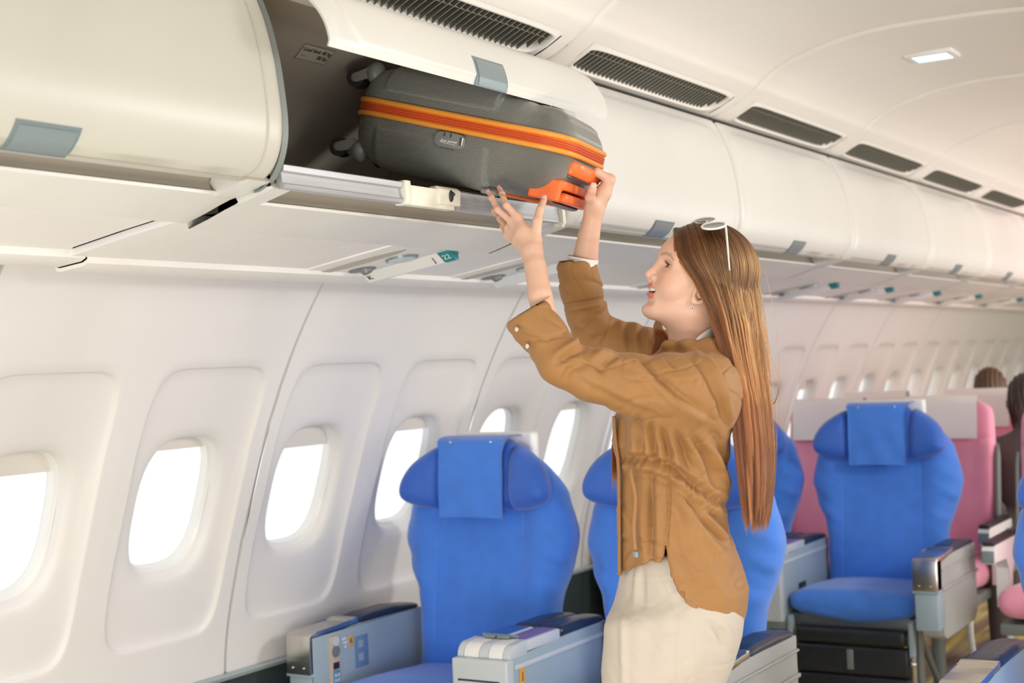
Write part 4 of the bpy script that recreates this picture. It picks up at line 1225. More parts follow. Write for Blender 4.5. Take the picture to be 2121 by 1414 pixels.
def ribs(m):
    nt = m.node_tree; b = nt.nodes['Principled BSDF']
    tc = nt.nodes.new('ShaderNodeTexCoord'); sp = nt.nodes.new('ShaderNodeSeparateXYZ'); nt.links.new(tc.outputs['Object'], sp.inputs[0])
    # fine parallel ridges; they bend downwards round the handle end
    cl = nt.nodes.new('ShaderNodeMath'); cl.operation = 'SUBTRACT'; cl.inputs[1].default_value = .10; nt.links.new(sp.outputs['X'], cl.inputs[0])
    mx = nt.nodes.new('ShaderNodeMath'); mx.operation = 'MAXIMUM'; mx.inputs[1].default_value = 0; nt.links.new(cl.outputs[0], mx.inputs[0])
    sq = nt.nodes.new('ShaderNodeMath'); sq.operation = 'MULTIPLY'; nt.links.new(mx.outputs[0], sq.inputs[0]); nt.links.new(mx.outputs[0], sq.inputs[1])
    k = nt.nodes.new('ShaderNodeMath'); k.operation = 'MULTIPLY'; k.inputs[1].default_value = 7.0; nt.links.new(sq.outputs[0], k.inputs[0])
    ab = nt.nodes.new('ShaderNodeMath'); ab.operation = 'ABSOLUTE'; nt.links.new(sp.outputs['Z'], ab.inputs[0])
    ad = nt.nodes.new('ShaderNodeMath'); ad.operation = 'ADD'; nt.links.new(ab.outputs[0], ad.inputs[0]); nt.links.new(k.outputs[0], ad.inputs[1])
    y2 = nt.nodes.new('ShaderNodeMath'); y2.operation = 'MULTIPLY'; y2.inputs[1].default_value = .35; nt.links.new(sp.outputs['Y'], y2.inputs[0])
    ad2 = nt.nodes.new('ShaderNodeMath'); ad2.operation = 'ADD'; nt.links.new(ad.outputs[0], ad2.inputs[0]); nt.links.new(y2.outputs[0], ad2.inputs[1])
    f = nt.nodes.new('ShaderNodeMath'); f.operation = 'MULTIPLY'; f.inputs[1].default_value = 2*math.pi/.0026; nt.links.new(ad2.outputs[0], f.inputs[0])
    s = nt.nodes.new('ShaderNodeMath'); s.operation = 'SINE'; nt.links.new(f.outputs[0], s.inputs[0])
    bp = nt.nodes.new('ShaderNodeBump'); bp.inputs['Strength'].default_value = .9; bp.inputs['Distance'].default_value = .0011
    nt.links.new(s.outputs[0], bp.inputs['Height']); nt.links.new(bp.outputs['Normal'], b.inputs['Normal'])
ribs(MT['case'])
MT['case2'] = mat('smooth_case_grey', (0.20, 0.20, 0.185), 0.4)
MT['piping'] = mat('amber_piping', (0.80, 0.30, 0.035), 0.38)
MT['ziptape'] = mat('orange_zip_tape', (0.72, 0.11, 0.012), 0.6)
MT['orange'] = mat('orange_handle', (0.85, 0.16, 0.03), 0.32, bump=.05, bscale=900)

def f_case(P):
    l, w_, t = P[:, 0], P[:, 1], P[:, 2]
    at_ = np.abs(t)
    # plan outline in l, w: rounded rectangle
    q = np.stack([np.abs(l)-(SL/2-.065), np.abs(w_)-(SW_/2-.065)], 1)
    d2 = np.hypot(np.maximum(q[:, 0], 0), np.maximum(q[:, 1], 0))+np.minimum(q.max(1), 0)-.065
    tt_ = np.where(t > 0, at_/.105, at_/.128)
    d2 = d2+.022*np.maximum(tt_-.2, 0)**2                # draft of the shells
    d2 = d2+.030*np.clip((l-.10)/.16, 0, 1)**2*np.clip((tt_-.1), 0, 1)**2
    d = smax(d2, np.where(t > 0, at_-.102+.026*np.clip((l+.02)/.18, 0, 1)**2, at_-.125), .075)
    # raised fields that wrap from the broad faces over the long edges
    u = 1-np.clip((at_-.040)/.006, 0, 1); edge_t = np.clip((at_-.040)/.006, 0, 1)
    m1 = np.clip((l+.195+.012*0)/.012, 0, 1)*np.clip((.085-l)/.010, 0, 1)
    m2 = np.clip((l-.150)/.012, 0, 1)*np.clip((at_-.052)/.008, 0, 1)*np.clip((.13-np.abs(w_))/.012, 0, 1)
    up = t > 0
    groove = 1-np.abs(np.clip((l+.165)/.02, -1, 1))
    fld = np.maximum(m1*edge_t, np.where(up, m2*.6, 0))
    fld = fld*(1-.85*np.where(l < -.13, np.clip(1-np.abs(l+.152)/.018, 0, 1), 0)*0)
    d = d-.0055*fld*fld*(3-2*fld)
    return d
V, F = sdf_mesh(f_case, (-.275, -.185, -.145), (.275, .185, .12), .0030)
V = relax(V, F, 1, .5)
body = fast_mesh('shell', V, F, MT['case'], case)
# piping and zip tape all round
def loop_path(t, grow, n=160):
    hl, hw, r = SL/2+grow, SW_/2+grow, .065+grow
    P = []
    for (cx, cy, a0) in ((hl-r, hw-r, 0), (-hl+r, hw-r, 90), (-hl+r, -hw+r, 180), (hl-r, -hw+r, 270)):
        for a in np.linspace(a0, a0+90, 16): P.append((cx+r*math.cos(math.radians(a)), cy+r*math.sin(math.radians(a)), t))
    P = np.array(P+[P[0]]); s = np.r_[0, np.cumsum(np.linalg.norm(np.diff(P, axis=0), axis=1))]
    u = np.linspace(0, s[-1], n, endpoint=False)
    return np.stack([np.interp(u, s, P[:, k]) for k in range(3)], 1)
def loop_tube(name, t, grow, ra, rb, m, parent, n=160, k=10):
    P = loop_path(t, grow, n); T = np.roll(P, -1, 0)-np.roll(P, 1, 0); T /= np.linalg.norm(T, axis=1)[:, None]
    N = np.cross(T, (0, 0, 1)); a = np.linspace(0, 2*np.pi, k, endpoint=False)
    V = (P[:, None]+ra*np.cos(a)[None, :, None]*N[:, None]+rb*np.sin(a)[None, :, None]*np.array([0, 0, 1.0])).reshape(-1, 3)
    F = [(i*k+j, ((i+1) % n)*k+j, ((i+1) % n)*k+(j+1) % k, i*k+(j+1) % k) for i in range(n) for j in range(k)]
    return mesh(name, V, F, m, parent)
tp = loop_tube('zip_tape', 0, .0015, .004, .0125, MT['ziptape'], case)
for t in (.0148, -.0148): loop_tube('piping', t, .003, .0058, .0062, MT['piping'], case)
zc = mat('zip_coil', (0.50, 0.055, 0.008), 0.5)
for t in (.004, -.001, -.006): loop_tube('zip_coil', t, .0053, .0016, .0015, zc, tp)
# wheels
for sw in (-1, 1):
    for st in (-1, 1):
        def fw(P, sw=sw, st=st):
            d = s_ell(P, (-.236, sw*.122, (.078 if st > 0 else -.100)), (.020, .026, .026))
            d = smin(d, s_cone(P, (-.252, sw*.122, (.078 if st > 0 else -.103)), (-.276, sw*.118, (.064 if st > 0 else -.100)), .013, .008), .012)
            return d
        lo = np.array([-.31, sw*.125-.05, (.04 if st > 0 else -.15)])
        V, F = sdf_mesh(fw, lo, lo+np.array([.12, .10, .10]), .0025)
        hs = fast_mesh('wheel_housing', V, F, MT['case2'], case)
        bm = bmesh.new(); c = (-.280 if st > 0 else -.288, sw*.118, (.060 if st > 0 else -.100))
        for o_ in (-.012, .012): cyl(bm, (c[0], c[1]+o_-.005, c[2]), (c[0], c[1]+o_+.005, c[2]), .022, n=28)
        wh = bm_obj('wheel', bm, MT['black'], hs, auto=40)
        bm = bmesh.new(); cyl(bm, (c[0], c[1]-.021, c[2]), (c[0], c[1]+.021, c[2]), .0045, n=14)
        cyl(bm, (c[0], c[1]-.019, c[2]), (c[0], c[1]+.019, c[2]), .010, n=18)
        bm_obj('axle', bm, MT['case2'], hs, auto=40)
        for o_ in (-.0185, .0185):
            bm = bmesh.new()
            prism(bm, [(c[0]-.009, c[2]-.006), (c[0]-.006, c[2]+.008), (-.250, c[2]+.028), (-.240, c[2]+.008), (-.262, c[2]-.004), (c[0]+.006, c[2]-.010)], 'y', c[1]+o_-.0015, c[1]+o_+.0015, bev=.001)
            bm_obj('fork', bm, MT['case2'], hs, auto=40)
# combination lock on the near side
yn = -SW_/2
lk = bmesh.new()
pts = [(.0+.036*np.sign(math.cos(a))*abs(math.cos(a))**.55-.006, -.040+.0165*np.sign(math.sin(a))*abs(math.sin(a))**.6) for a in np.linspace(0, 2*math.pi, 40, endpoint=False)]
prism(lk, pts, 'y', yn-.010, yn+.006, bev=.003)
lock = bm_obj('combination_lock', lk, MT['case2'], case, auto=50)
bm = bmesh.new(); box(bm, (.018, yn-.0125, -.047), (.026, yn-.008, -.029), .002, 3); bm_obj('slider', bm, MT['chrome'], lock, auto=40)
for x_ in (-.020, -.005):
    bm = bmesh.new(); box(bm, (x_-.0016, yn-.0112, -.034), (x_+.0016, yn-.009, -.025), .0012); bm_obj('zip_slot', bm, MT['ink'], lock)
for x_ in (-.022, -.009, .004):
    bm = bmesh.new(); cyl(bm, (x_, yn-.009, -.0572), (x_+.003, yn-.009, -.0575), .0026, n=12); bm_obj('dial', bm, MT['chrome'], lock, auto=40)
tx = text('lettering', 'Joss power', .0085, (0, 0, 0), (0, 0, 0), MT['white']); tx.matrix_world = Matrix.Translation((-.006, yn-.0103, -.0425)) @ Matrix.Rotation(math.pi/2, 4, 'X'); tx.parent = lock
bm = bmesh.new(); prism(bm, [(-.028, -.0455), (-.018, -.0480), (.010, -.0488), (.010, -.0482), (-.018, -.0472), (-.028, -.0440)], 'y', yn-.0106, yn-.0100); bm_obj('underline', bm, MT['white'], lock)
# end face: recess plates and the two orange handles
xe = SL/2
bm = bmesh.new(); box(bm, (xe-.014, -.098, -.064), (xe+.001, .070, -.022), .004, 3)
rp = bm_obj('handle_plate', bm, MT['case2'], case, auto=40)
path = [(xe-.008, -.104, -.042), (xe+.004, -.102, -.043), (xe+.018, -.084, -.046), (xe+.026, -.045, -.048), (xe+.029, .0, -.048), (xe+.026, .032, -.046), (xe+.008, .046, -.042), (xe-.008, .048, -.042)]
V, F = tube_data(catmull(np.array(path), 48), .012, 16, flat=(.40, 1.30), up=(0, 0, 1))
carry = mesh('carry_handle', V, F, MT['orange'], case)
# trolley handle folded at the lower edge
def f_tr(P):
    d = s_box(P, (xe-.014, -.030, -.084), (.018, .098, .0100), .005)
    d = np.minimum(d, s_box(P, (xe-.012, -.026, -.110), (.020, .086, .0110), .009))
    d = smin(d, s_box(P, (xe-.040, -.128, -.098), (.036, .009, .024), .006), .008)
    d = smin(d, s_box(P, (xe-.030, .070, -.100), (.026, .008, .022), .006), .008)
    d = smin(d, s_box(P, (xe-.085, -.076, -.127), (.060, .010, .0045), .003), .004)
    return d
V, F = sdf_mesh(f_tr, (xe-.16, -.15, -.145), (xe+.03, .10, -.055), .002)
fast_mesh('trolley_handle', V, F, MT['orange'], case)
def f_hs(P):
    d = s_box(P, (xe-.036, -.012, -.098), (.034, .096, .032), .028)
    return smax(d, -s_box(P, (xe+.000, -.032, -.097), (.034, .104, .026), .010), .004)
V, F = sdf_mesh(f_hs, (xe-.11, -.16, -.145), (xe+.03, .115, -.045), .0025)
fast_mesh('trolley_housing', V, F, MT['case2'], case)
bm = bmesh.new(); box(bm, (.075, -.140, -.1365), (.110, -.115, -.126), .003, 3); bm_obj('foot_stud', bm, MT['case2'], case, auto=40)

# ================================================================== the woman
RH = np.array([math.cos(YAW), math.sin(YAW), 0.0]); FH = np.array([-math.sin(YAW), math.cos(YAW), 0.0])
def Q(x, y, D): return at(x, y, D=D)
def pxy(P):
    """picture position and depth of points"""
    q = P-np.array([0, 0, HC]); z = q@_f
    return 1060.5+FPX*(q@_R)/z, 707.0-FPX*(q@_U)/z, q@FH
wfoot = Q(1390, 1414, 3.05); wfoot = np.array([wfoot[0], wfoot[1], 0.0])
woman = empty('person', wfoot)
tag(woman, 'young woman in tan jacket and cream trousers lifting the suitcase with both hands', 'person')
bpy.context.view_layer.update()
def adopt(o, p=None):
    p = p or woman; o.parent = p
    o.matrix_parent_inverse = Matrix.Translation(-Vector(wfoot)) if p is woman else p.matrix_world.inverted()
    return o

# --- head frame (x forward, y towards her left ear, z up), origin between the ears
TL, YW = math.radians(20), math.radians(10)
hx = -_R*math.cos(TL)+_U*math.sin(TL); hz = _U*math.cos(TL)+_R*math.sin(TL); hy = -_f
hx, hy = hx*math.cos(YW)+hy*math.sin(YW), hy*math.cos(YW)-hx*math.sin(YW)
H0 = Q(1449, 613, 3.055)
HM = np.stack([hx, hy, hz], 1)            # columns
def to_head(P): return (P-H0)@HM
def from_head(p): return np.asarray(p, float)@HM.T+H0

def f_headc(C):
    x, y, z = C[:, 0], C[:, 1], C[:, 2]; A = np.stack([x, np.abs(y), z], 1)
    d = s_ell(A, (.009, 0, .052), (.098, .074, .088))
    d = smin(d, s_ell(A, (.068, 0, .076), (.035, .050, .036)), .030)
    d = smin(d, s_ell(A, (.046, 0, .012), (.061, .060, .080)), .030)
    d = smin(d, s_cone(A, (.012, .046, -.036), (.082, .014, -.062), .018, .014), .032)
    d = smin(d, s_ball(A, (.0955, 0, -.0640), .0150), .018)
    d = smin(d, s_cone(A, (.080, .006, -.062), (.022, .012, -.062), .010, .018), .028)
    d = smin(d, s_ell(A, (.070, .040, .006), (.024, .022, .022)), .030)
    d = smin(d, s_ell(A, (.078, .034, -.012), (.019, .017, .017)), .020)
    d = smin(d, s_ell(A, (.084, 0, -.024), (.026, .028, .024)), .018)
    d = smin(d, s_cone(A, (.099, .006, .058), (.084, .044, .054), .010, .010), .022)
    # eye sockets and lids
    d = smax(d, -s_ell(A, (.1125, .0330, .0345), (.017, .0185, .0100)), .014)
    eye = np.array([.0880, .0310, .0335])
    lid = s_ball(A, eye, .0136)
    ca, sa = math.cos(.10), math.sin(.10)
    q = A-np.array([.1010, .0310, .0335]); q = np.stack([q[:, 0], q[:, 1], q[:, 2]+q[:, 1]*.05], 1)
    op = np.sqrt((q[:, 0]/.016)**2+(q[:, 1]/.0140)**2+(q[:, 2]/.0039)**2)-1
    lid = smax(lid, -op*.0039, .0012)
    inner = s_ball(A, eye, .0122)
    d = smin(d, lid, .0045)
    d = np.maximum(d, -np.maximum(inner, op*.0039-.0002))
    # upper lid crease
    # nose
    d = smin(d, s_cone(A, (.1015, 0, .048), (.1195, 0, .010), .0065, .0068), .013)
    d = smin(d, s_ell(A, (.1220, 0, .0045), (.0082, .0080, .0074)), .009)
    d = smin(d, s_ell(A, (.1105, .0115, .0002), (.0085, .0062, .0068)), .006)
    d = smin(d, s_cone(A, (.1168, 0, -.003), (.109, 0, -.010), .0042, .0045), .006)
    d = smax(d, -s_ell(A, (.1150, .0066, -.0066), (.0046, .0026, .0034)), .002)
    # smile fold beside the nose
    d = smax(d, -s_cone(A, (.1035, .0170, .002), (.0905, .0315, -.020), .0016, .0014), .004)
    # mouth
    up = s_chain(A, [(.1110, 0, -.0150), (.1080, .010, -.0143), (.0990, .020, -.0180), (.0885, .0285, -.0225)], [.0044, .0042, .0032, .0020], .004)
    lo = s_chain(A, [(.1055, 0, -.0362), (.1020, .011, -.0348), (.0940, .021, -.0292), (.0878, .0285, -.0235)], [.0054, .0050, .0036, .0018], .004)
    cav = np.sqrt(((x-.104)/.020)**2+(y/.0250)**2+((z+.0255-.10*np.abs(y)*.7)/.0072)**2)-1
    d = smax(d, -cav*.0072, .003)
    d = smin(d, up, .004); d = smin(d, lo, .0045)
    d = smax(d, -s_cone(A, (.1110, 0, -.0510), (.107, .016, -.0485), .005, .004), .016)
    # ear
    e = A-np.array([.021, .0715, .003])
    ex = e[:, 0]*.97+e[:, 2]*.22; ez = e[:, 2]*.97-e[:, 0]*.22
    ring = np.hypot(ex/.0130, ez/.0240)
    rad = (ring-1)*.0130/np.maximum(np.sqrt((ex/.0130)**2+(ez/.0240*.0130/.0240)**2)/np.maximum(ring, 1e-6), .3)
    dr = np.hypot(rad, e[:, 1]-.004-.010*(-ex/.0155)*.4)-.0040
    dr = np.maximum(dr, -(ex+.030))
    conc = s_ell(np.stack([ex, e[:, 1], ez], 1), (.002, -.004, 0), (.0120, .0050, .0215))
    lobe = s_ell(np.stack([ex, e[:, 1], ez], 1), (.004, .0025, -.0225), (.0070, .0040, .0080))
    tragus = s_ell(np.stack([ex, e[:, 1], ez], 1), (.0125, .000, -.002), (.0042, .0042, .0060))
    ear = smin(smin(dr, conc, .004), smin(lobe, tragus, .003), .006)
    d = smin(d, ear, .006)
    return d

# --- joints
def QQ(L): return [Q(*p) for p in L]
nearL = QQ([(1475, 792, 2.94), (1300, 785, 2.90), (1168, 757, 2.87), (1137, 690, 2.89), (1119, 613, 2.91), (1109, 553, 2.945), (1101.5, 522, 2.965)])
nearR = [.046, .040, .034, .027, .0245, .0228, .0216]
farL = QQ([(1440, 775, 3.20), (1320, 735, 3.26), (1222, 700, 3.30), (1212, 620, 3.24), (1211, 545, 3.215), (1220, 486, 3.19), (1231, 434, 3.175)])
farR = [.046, .042, .038, .036, .0300, .0240, .0208]
# left hand, seen from its back: wrist fans out to the knuckles
LH = {'index': QQ([(1073, 450, 2.993), (1049, 425, 2.998), (1040, 402, 3.020), (1035.5, 391, 3.036)]),
      'middle': QQ([(1060, 458, 3.003), (1031, 434, 3.013), (1018.5, 410, 3.033), (1013, 399, 3.046)]),
      'ring': QQ([(1053, 472, 3.018), (1036, 452, 3.058), (1024, 437, 3.088), (1019, 430, 3.103)]),
      'little': QQ([(1051, 487, 3.028), (1042, 470, 3.058), (1036, 455, 3.083), (1032, 446, 3.096)])}
LR = {'index': (.0084, .0066, .0058, .0050), 'middle': (.0084, .0067, .0059, .0051), 'ring': (.0080, .0064, .0056, .0048), 'little': (.0074, .0058, .0050, .0044)}
LT = QQ([(1107, 497, 2.977), (1113, 458, 2.977), (1119, 434, 2.987), (1127, 413, 3.007)]); LTR = (.0140, .0100, .0082, .0066)
LW = Q(1101.5, 522, 2.965)
RHd = {'index': QQ([(1263, 373, 3.160), (1236, 357, 3.147), (1222, 360, 3.163), (1218, 373, 3.175)]),
       'middle': QQ([(1264, 371, 3.180), (1236, 356, 3.170), (1221, 359, 3.185), (1218, 372, 3.195)]),
       'ring': QQ([(1262, 372, 3.200), (1238, 358, 3.192), (1224, 361, 3.207), (1220, 373, 3.215)]),
       'little': QQ([(1259, 378, 3.220), (1239, 364, 3.213), (1227, 366, 3.225), (1224, 376, 3.231)])}
RR = {'index': (.0108, .0088, .0076, .0068), 'middle': (.0106, .0086, .0076, .0068), 'ring': (.0102, .0084, .0074, .0066), 'little': (.0092, .0076, .0068, .006)}
RT = QQ([(1228, 424, 3.157), (1222, 408, 3.132), (1226, 394, 3.119), (1229, 384.5, 3.116)]); RTR = (.0140, .0112, .0094, .0080)
RW = Q(1231, 434, 3.175)

def hand(P, W, fingers, rads, T, TR, rw):
    d = None
    for k in ('index', 'middle', 'ring', 'little'):
        f = fingers[k]; r = rads[k]
        m = W+(f[0]-W)*.55
        e = s_chain(P, [W, m, f[0]], [rw*.80, r[0]*1.45, r[0]*1.12], .006)
        d = e if d is None else smin(d, e, .011)
    tm = W+(T[0]-W)*.3
    d = smin(d, s_chain(P, [W+(T[0]-W)*.1, T[0]], [rw*.7, TR[0]], .004), .012)
    mi = (fingers['index'][0]+T[0])/2
    d = smin(d, s_cone(P, T[0]+(W-T[0])*.2, W+(fingers['index'][0]-W)*.6, TR[0]*.9, .0125), .014)
    fg = None
    for k in ('index', 'middle', 'ring', 'little'):
        f = fingers[k]; r = rads[k]
        e = s_chain(P, f, [r[0], r[1]*1.02, r[2], r[3]], .006)
        fg = e if fg is None else smin(fg, e, .0012)
    fg = smin(fg, s_chain(P, T, TR, .004), .002)
    d = smin(d, fg, .006)
    return d

neck0 = from_head((-.002, 0, -.035)); neck1 = Q(1434, 752, 3.06)
def masked(P, d, c, r, fn, k):
    """evaluates fn only near a sphere"""
    m = ((P-c)**2).sum(1) < r*r
    if m.any():
        d = d.copy(); v = fn(P[m]); d[m] = smin(d[m], v, k) if k else np.minimum(d[m], v)
    return d
def f_body(P):
    d = s_cone(P, neck0, neck1, .049, .055)
    d = smin(d, s_cone(P, Q(1448, 790, 2.99), Q(1445, 790, 3.13), .052, .052), .05)
    d = smin(d, s_cone(P, Q(1420, 860, 3.04), Q(1400, 1000, 3.05), .085, .075), .06)
    d = smin(d, s_chain(P, nearL, nearR, .004), .04)
    d = smin(d, s_chain(P, farL, farR, .004), .04)
    hc = from_head((.03, 0, .01)); 
    m = ((P-hc)**2).sum(1) < .19**2
    if m.any():
        h = f_headc(to_head(P[m])); cc = to_head(P[m])
        kk = .036
        d[m] = smin(d[m], h, kk)
    m = ((P-LW)**2).sum(1) < .20**2
    if m.any(): d[m] = smin(d[m], hand(P[m], LW, LH, LR, LT, LTR, .0216), .008)
    m = ((P-RW)**2).sum(1) < .15**2
    if m.any(): d[m] = smin(d[m], hand(P[m], RW, RHd, RR, RT, RTR, .0208), .008)
    return d
def sdf_sparse(fn, lo, hi, h, B=16, slack=1.3):
    lo = np.asarray(lo, float); hi = np.asarray(hi, float)
    nb = np.ceil((hi-lo)/(h*B)).astype(int)
    c = [lo[k]+(np.arange(nb[k])*B+(B-1)/2)*h for k in range(3)]
    C = np.stack(np.meshgrid(*c, indexing='ij'), -1).reshape(-1, 3)
    d = fn(C).reshape(nb)
    thr = B*h*0.87*slack+2*h
    g = openvdb.FloatGrid(4*h)
    o = np.arange(B)*h
    off = np.stack(np.meshgrid(o, o, o, indexing='ij'), -1).reshape(-1, 3)
    for a, b, c_ in np.argwhere(d < -thr):
        g.fill((int(a*B), int(b*B), int(c_*B)), (int(a*B+B-1), int(b*B+B-1), int(c_*B+B-1)), -4*h, False)
    I = np.argwhere(np.abs(d) <= thr)
    for s in range(0, len(I), 200):
        J = I[s:s+200]; P = (lo+J*B*h)[:, None]+off[None]
        v = np.clip(fn(P.reshape(-1, 3)), -4*h, 4*h).astype(np.float32).reshape(len(J), B, B, B)
        for k in range(len(J)): g.copyFromArray(np.ascontiguousarray(v[k]), (int(J[k][0]*B), int(J[k][1]*B), int(J[k][2]*B)))
    p, q = g.convertToQuads(isovalue=0.0); p = p*h+lo; q = q.astype(int)
    a, b, c_ = p[q[:, 0]], p[q[:, 1]], p[q[:, 2]]
    if np.einsum('ij,ij->i', a, np.cross(b, c_)).sum() < 0: q = q[:, ::-1]
    return p, q
allp = np.array(nearL+farL+[from_head((.0, 0, .15)), from_head((.13, 0, 0)), Q(1400, 1010, 3.05)]+[p for f in LH.values() for p in f]+[p for f in RHd.values() for p in f]+LT+RT)
# body surface
V, F = sdf_sparse(f_body, allp.min(0)-.10, allp.max(0)+.10, SKIN_H)
V = relax(V, F, 1, .35)
C = to_head(V)
# skin tint: lips, brows, blush, warmer finger tips, nails
base = np.tile(np.array([0.68, 0.425, 0.305]), (len(V), 1))
def blend(base, m, col): m = np.clip(m, 0, 1)[:, None]; return base*(1-m)+np.array(col)*m
A = np.stack([C[:, 0], np.abs(C[:, 1]), C[:, 2]], 1)
nearhead = (C[:, 0] > .03) & (np.abs(C[:, 1]) < .08) & (C[:, 2] > -.09) & (C[:, 2] < .12)
upd = s_chain(A, [(.1125, 0, -.0155), (.1095, .010, -.0148), (.1003, .020, -.0185), (.0895, .0285, -.0228)], [.0044, .0042, .0032, .0020], .004)
lod = s_chain(A, [(.1065, 0, -.0360), (.1030, .011, -.0346), (.0950, .021, -.0290), (.0888, .0285, -.0235)], [.0054, .0050, .0036, .0018], .004)
base = blend(base, np.exp(-(s_ell(A, (.088, .042, .004), (.012, .012, .012)).clip(0)/.014)**2)*.40*nearhead, (.72, .33, .25))
base = blend(base, np.clip(1.0-(np.minimum(upd+.0009-.0010*np.clip((A[:, 1]-.010)/.015, 0, 1), lod-.0012-.0014*np.clip((A[:, 1]-.010)/.015, 0, 1)))/.0014, 0, 1)*nearhead*.80, (.58, .10, .075))
cavm = (np.sqrt(((C[:, 0]-.104)/.020)**2+(C[:, 1]/.0245)**2+((C[:, 2]+.0268-.07*np.abs(C[:, 1]))/.0085)**2) < 1.10) & (upd > .0012) & (lod > .0012)
base = blend(base, cavm*.9, (.18, .03, .025))
# brow as a soft tapering band
br = np.array([(0, .016, .0535), (0, .029, .0575), (0, .042, .0560), (0, .053, .0480)])
bd = s_chain(A*[0, 1, 1], br*[0, 1, 1], [.0022, .0026, .0020, .0008], .002)
base = blend(base, np.clip(1-bd/.0022, 0, 1)*.42*nearhead*(C[:, 0] > .05), (.15, .075, .04))
# darker lid line
ed = np.abs(np.linalg.norm(A-np.array([.0880, .0310, .0335]), axis=1)-.0130)
q = A-np.array([.1010, .0310, .0335]); opv = np.sqrt((q[:, 0]/.016)**2+(q[:, 1]/.0140)**2+((q[:, 2]+q[:, 1]*.05)/.0039)**2)
base = blend(base, np.clip(1-np.abs(opv-1.06)/.30, 0, 1)*(np.linalg.norm(A-np.array([.0880, .0310, .0335]), axis=1) < .0150)*.75*nearhead, (.10, .05, .035))
for f in list(LH.values())+list(RHd.values())+[LT, RT]:
    base = blend(base, np.exp(-(np.linalg.norm(V-f[-1], axis=1)/.014)**2)*.5, (.78, .36, .28))
    base = blend(base, np.exp(-(np.linalg.norm(V-f[1], axis=1)/.008)**2)*.22, (.70, .32, .24))
MT['skin'] = mat('skin', (0.7, 0.43, 0.31), 0.42, attr=True, sss=.22, spec=.35, bump=.05, bscale=900)
body = adopt(fast_mesh('body', V, F, MT['skin'], None, cols=base))
MT['nail'] = mat('nail', (0.80, 0.47, 0.40), .22, coat=.3)
def nail(tip, prev, nrm, w, l, r):
    ax = (tip-prev); ax /= np.linalg.norm(ax); n = nrm-ax*(nrm@ax); n /= np.linalg.norm(n); b = np.cross(ax, n)
    V = []
    for i in range(9):
        t = -1+2*i/8
        for j in range(7):
            u = -1+2*j/6; ww = w*(1-.25*max(0, t)**3)*math.sqrt(max(0, 1-(max(0, -t-.2)/.9)**2))
            V.append(tip+ax*(t*l-.0008)+b*(u*ww)+n*(r+.0007-(u*ww)**2/(2*r)*1.0-.0012*max(0, t)**2))
    return np.array(V)
NV, NF = [], []
for f, r_, side in [(LH['index'], .0062, 0), (LH['middle'], .0063, 0), (LT, .0080, 0), (RT, .0084, 0)]:
    n_ = -_f+_R*(-.25 if f is not RT else .0)
    v = nail(f[-1]+(f[-1]-f[-2])/np.linalg.norm(f[-1]-f[-2])*.0015, f[-2], n_, r_*.72, .0062, r_*.95)
    o = mesh('fingernail', v, grid_faces(9, 7), MT['nail']); adopt(o, woman)

# eyes
for s in (1, -1):
    c = np.array([.0880, s*.0310, .0335]); r = .0120
    V, F = [], []
    bm = bmesh.new(); bmesh.ops.create_uvsphere(bm, u_segments=48, v_segments=32, radius=r)
    me = bpy.data.meshes.new('eyeball'); bm.to_mesh(me); bm.free()
    v = np.array([p.co[:] for p in me.vertices])
    gaze = np.array([.95, .20, .12]); gaze /= np.linalg.norm(gaze)
    ang_ = np.arccos(np.clip((v@gaze)/r, -1, 1))
    col = np.tile(np.array([.75, .70, .66]), (len(v), 1)); 
    col[ang_ < .52] = (.055, .024, .012); col[ang_ < .22] = (.004, .004, .004)
    W_ = from_head(v+c); me.vertices.foreach_set('co', W_.astype(np.float32).ravel()); smooth(me)
    ca = me.color_attributes.new('col', 'FLOAT_COLOR', 'POINT'); ca.data.foreach_set('color', np.c_[col, np.ones(len(v))].astype(np.float32).ravel())
    if 'eyem' not in MT: MT['eyem'] = mat('eye_surface', (1, 1, 1), .08, attr=True, coat=1.0)
    adopt(link('eyeball', me, MT['eyem']))
    # lashes
    P_, I_ = [], []
    bm = bmesh.new()
    for k in range(22):
        t = k/21; yy = .0180+.0265*t
        zz = .0335+.0039*math.sqrt(max(0, 1-((yy-.0310)/.0140)**2))-(yy-.0310)*.05
        xx = .0880+math.sqrt(max(1e-6, .0136**2-(yy-.0310)**2-(zz-.0335)**2))
        out = np.array([.0062, (t-.35)*.0075, .0030])
        a = np.array([xx, yy, zz+.0004]); b_ = a+out*.55+np.array([0, 0, -.0004]); c_ = a+out+np.array([0, 0, .0012])
        pts = from_head(np.stack([a*[1, s, 1], b_*[1, s, 1], c_*[1, s, 1]]))
        v_, f_ = tube_data(pts, [.00034, .00024, .00006], 5); bm_add(bm, v_, f_)
    adopt(bm_obj('eyelashes', bm, MT['ink'], sm=True))
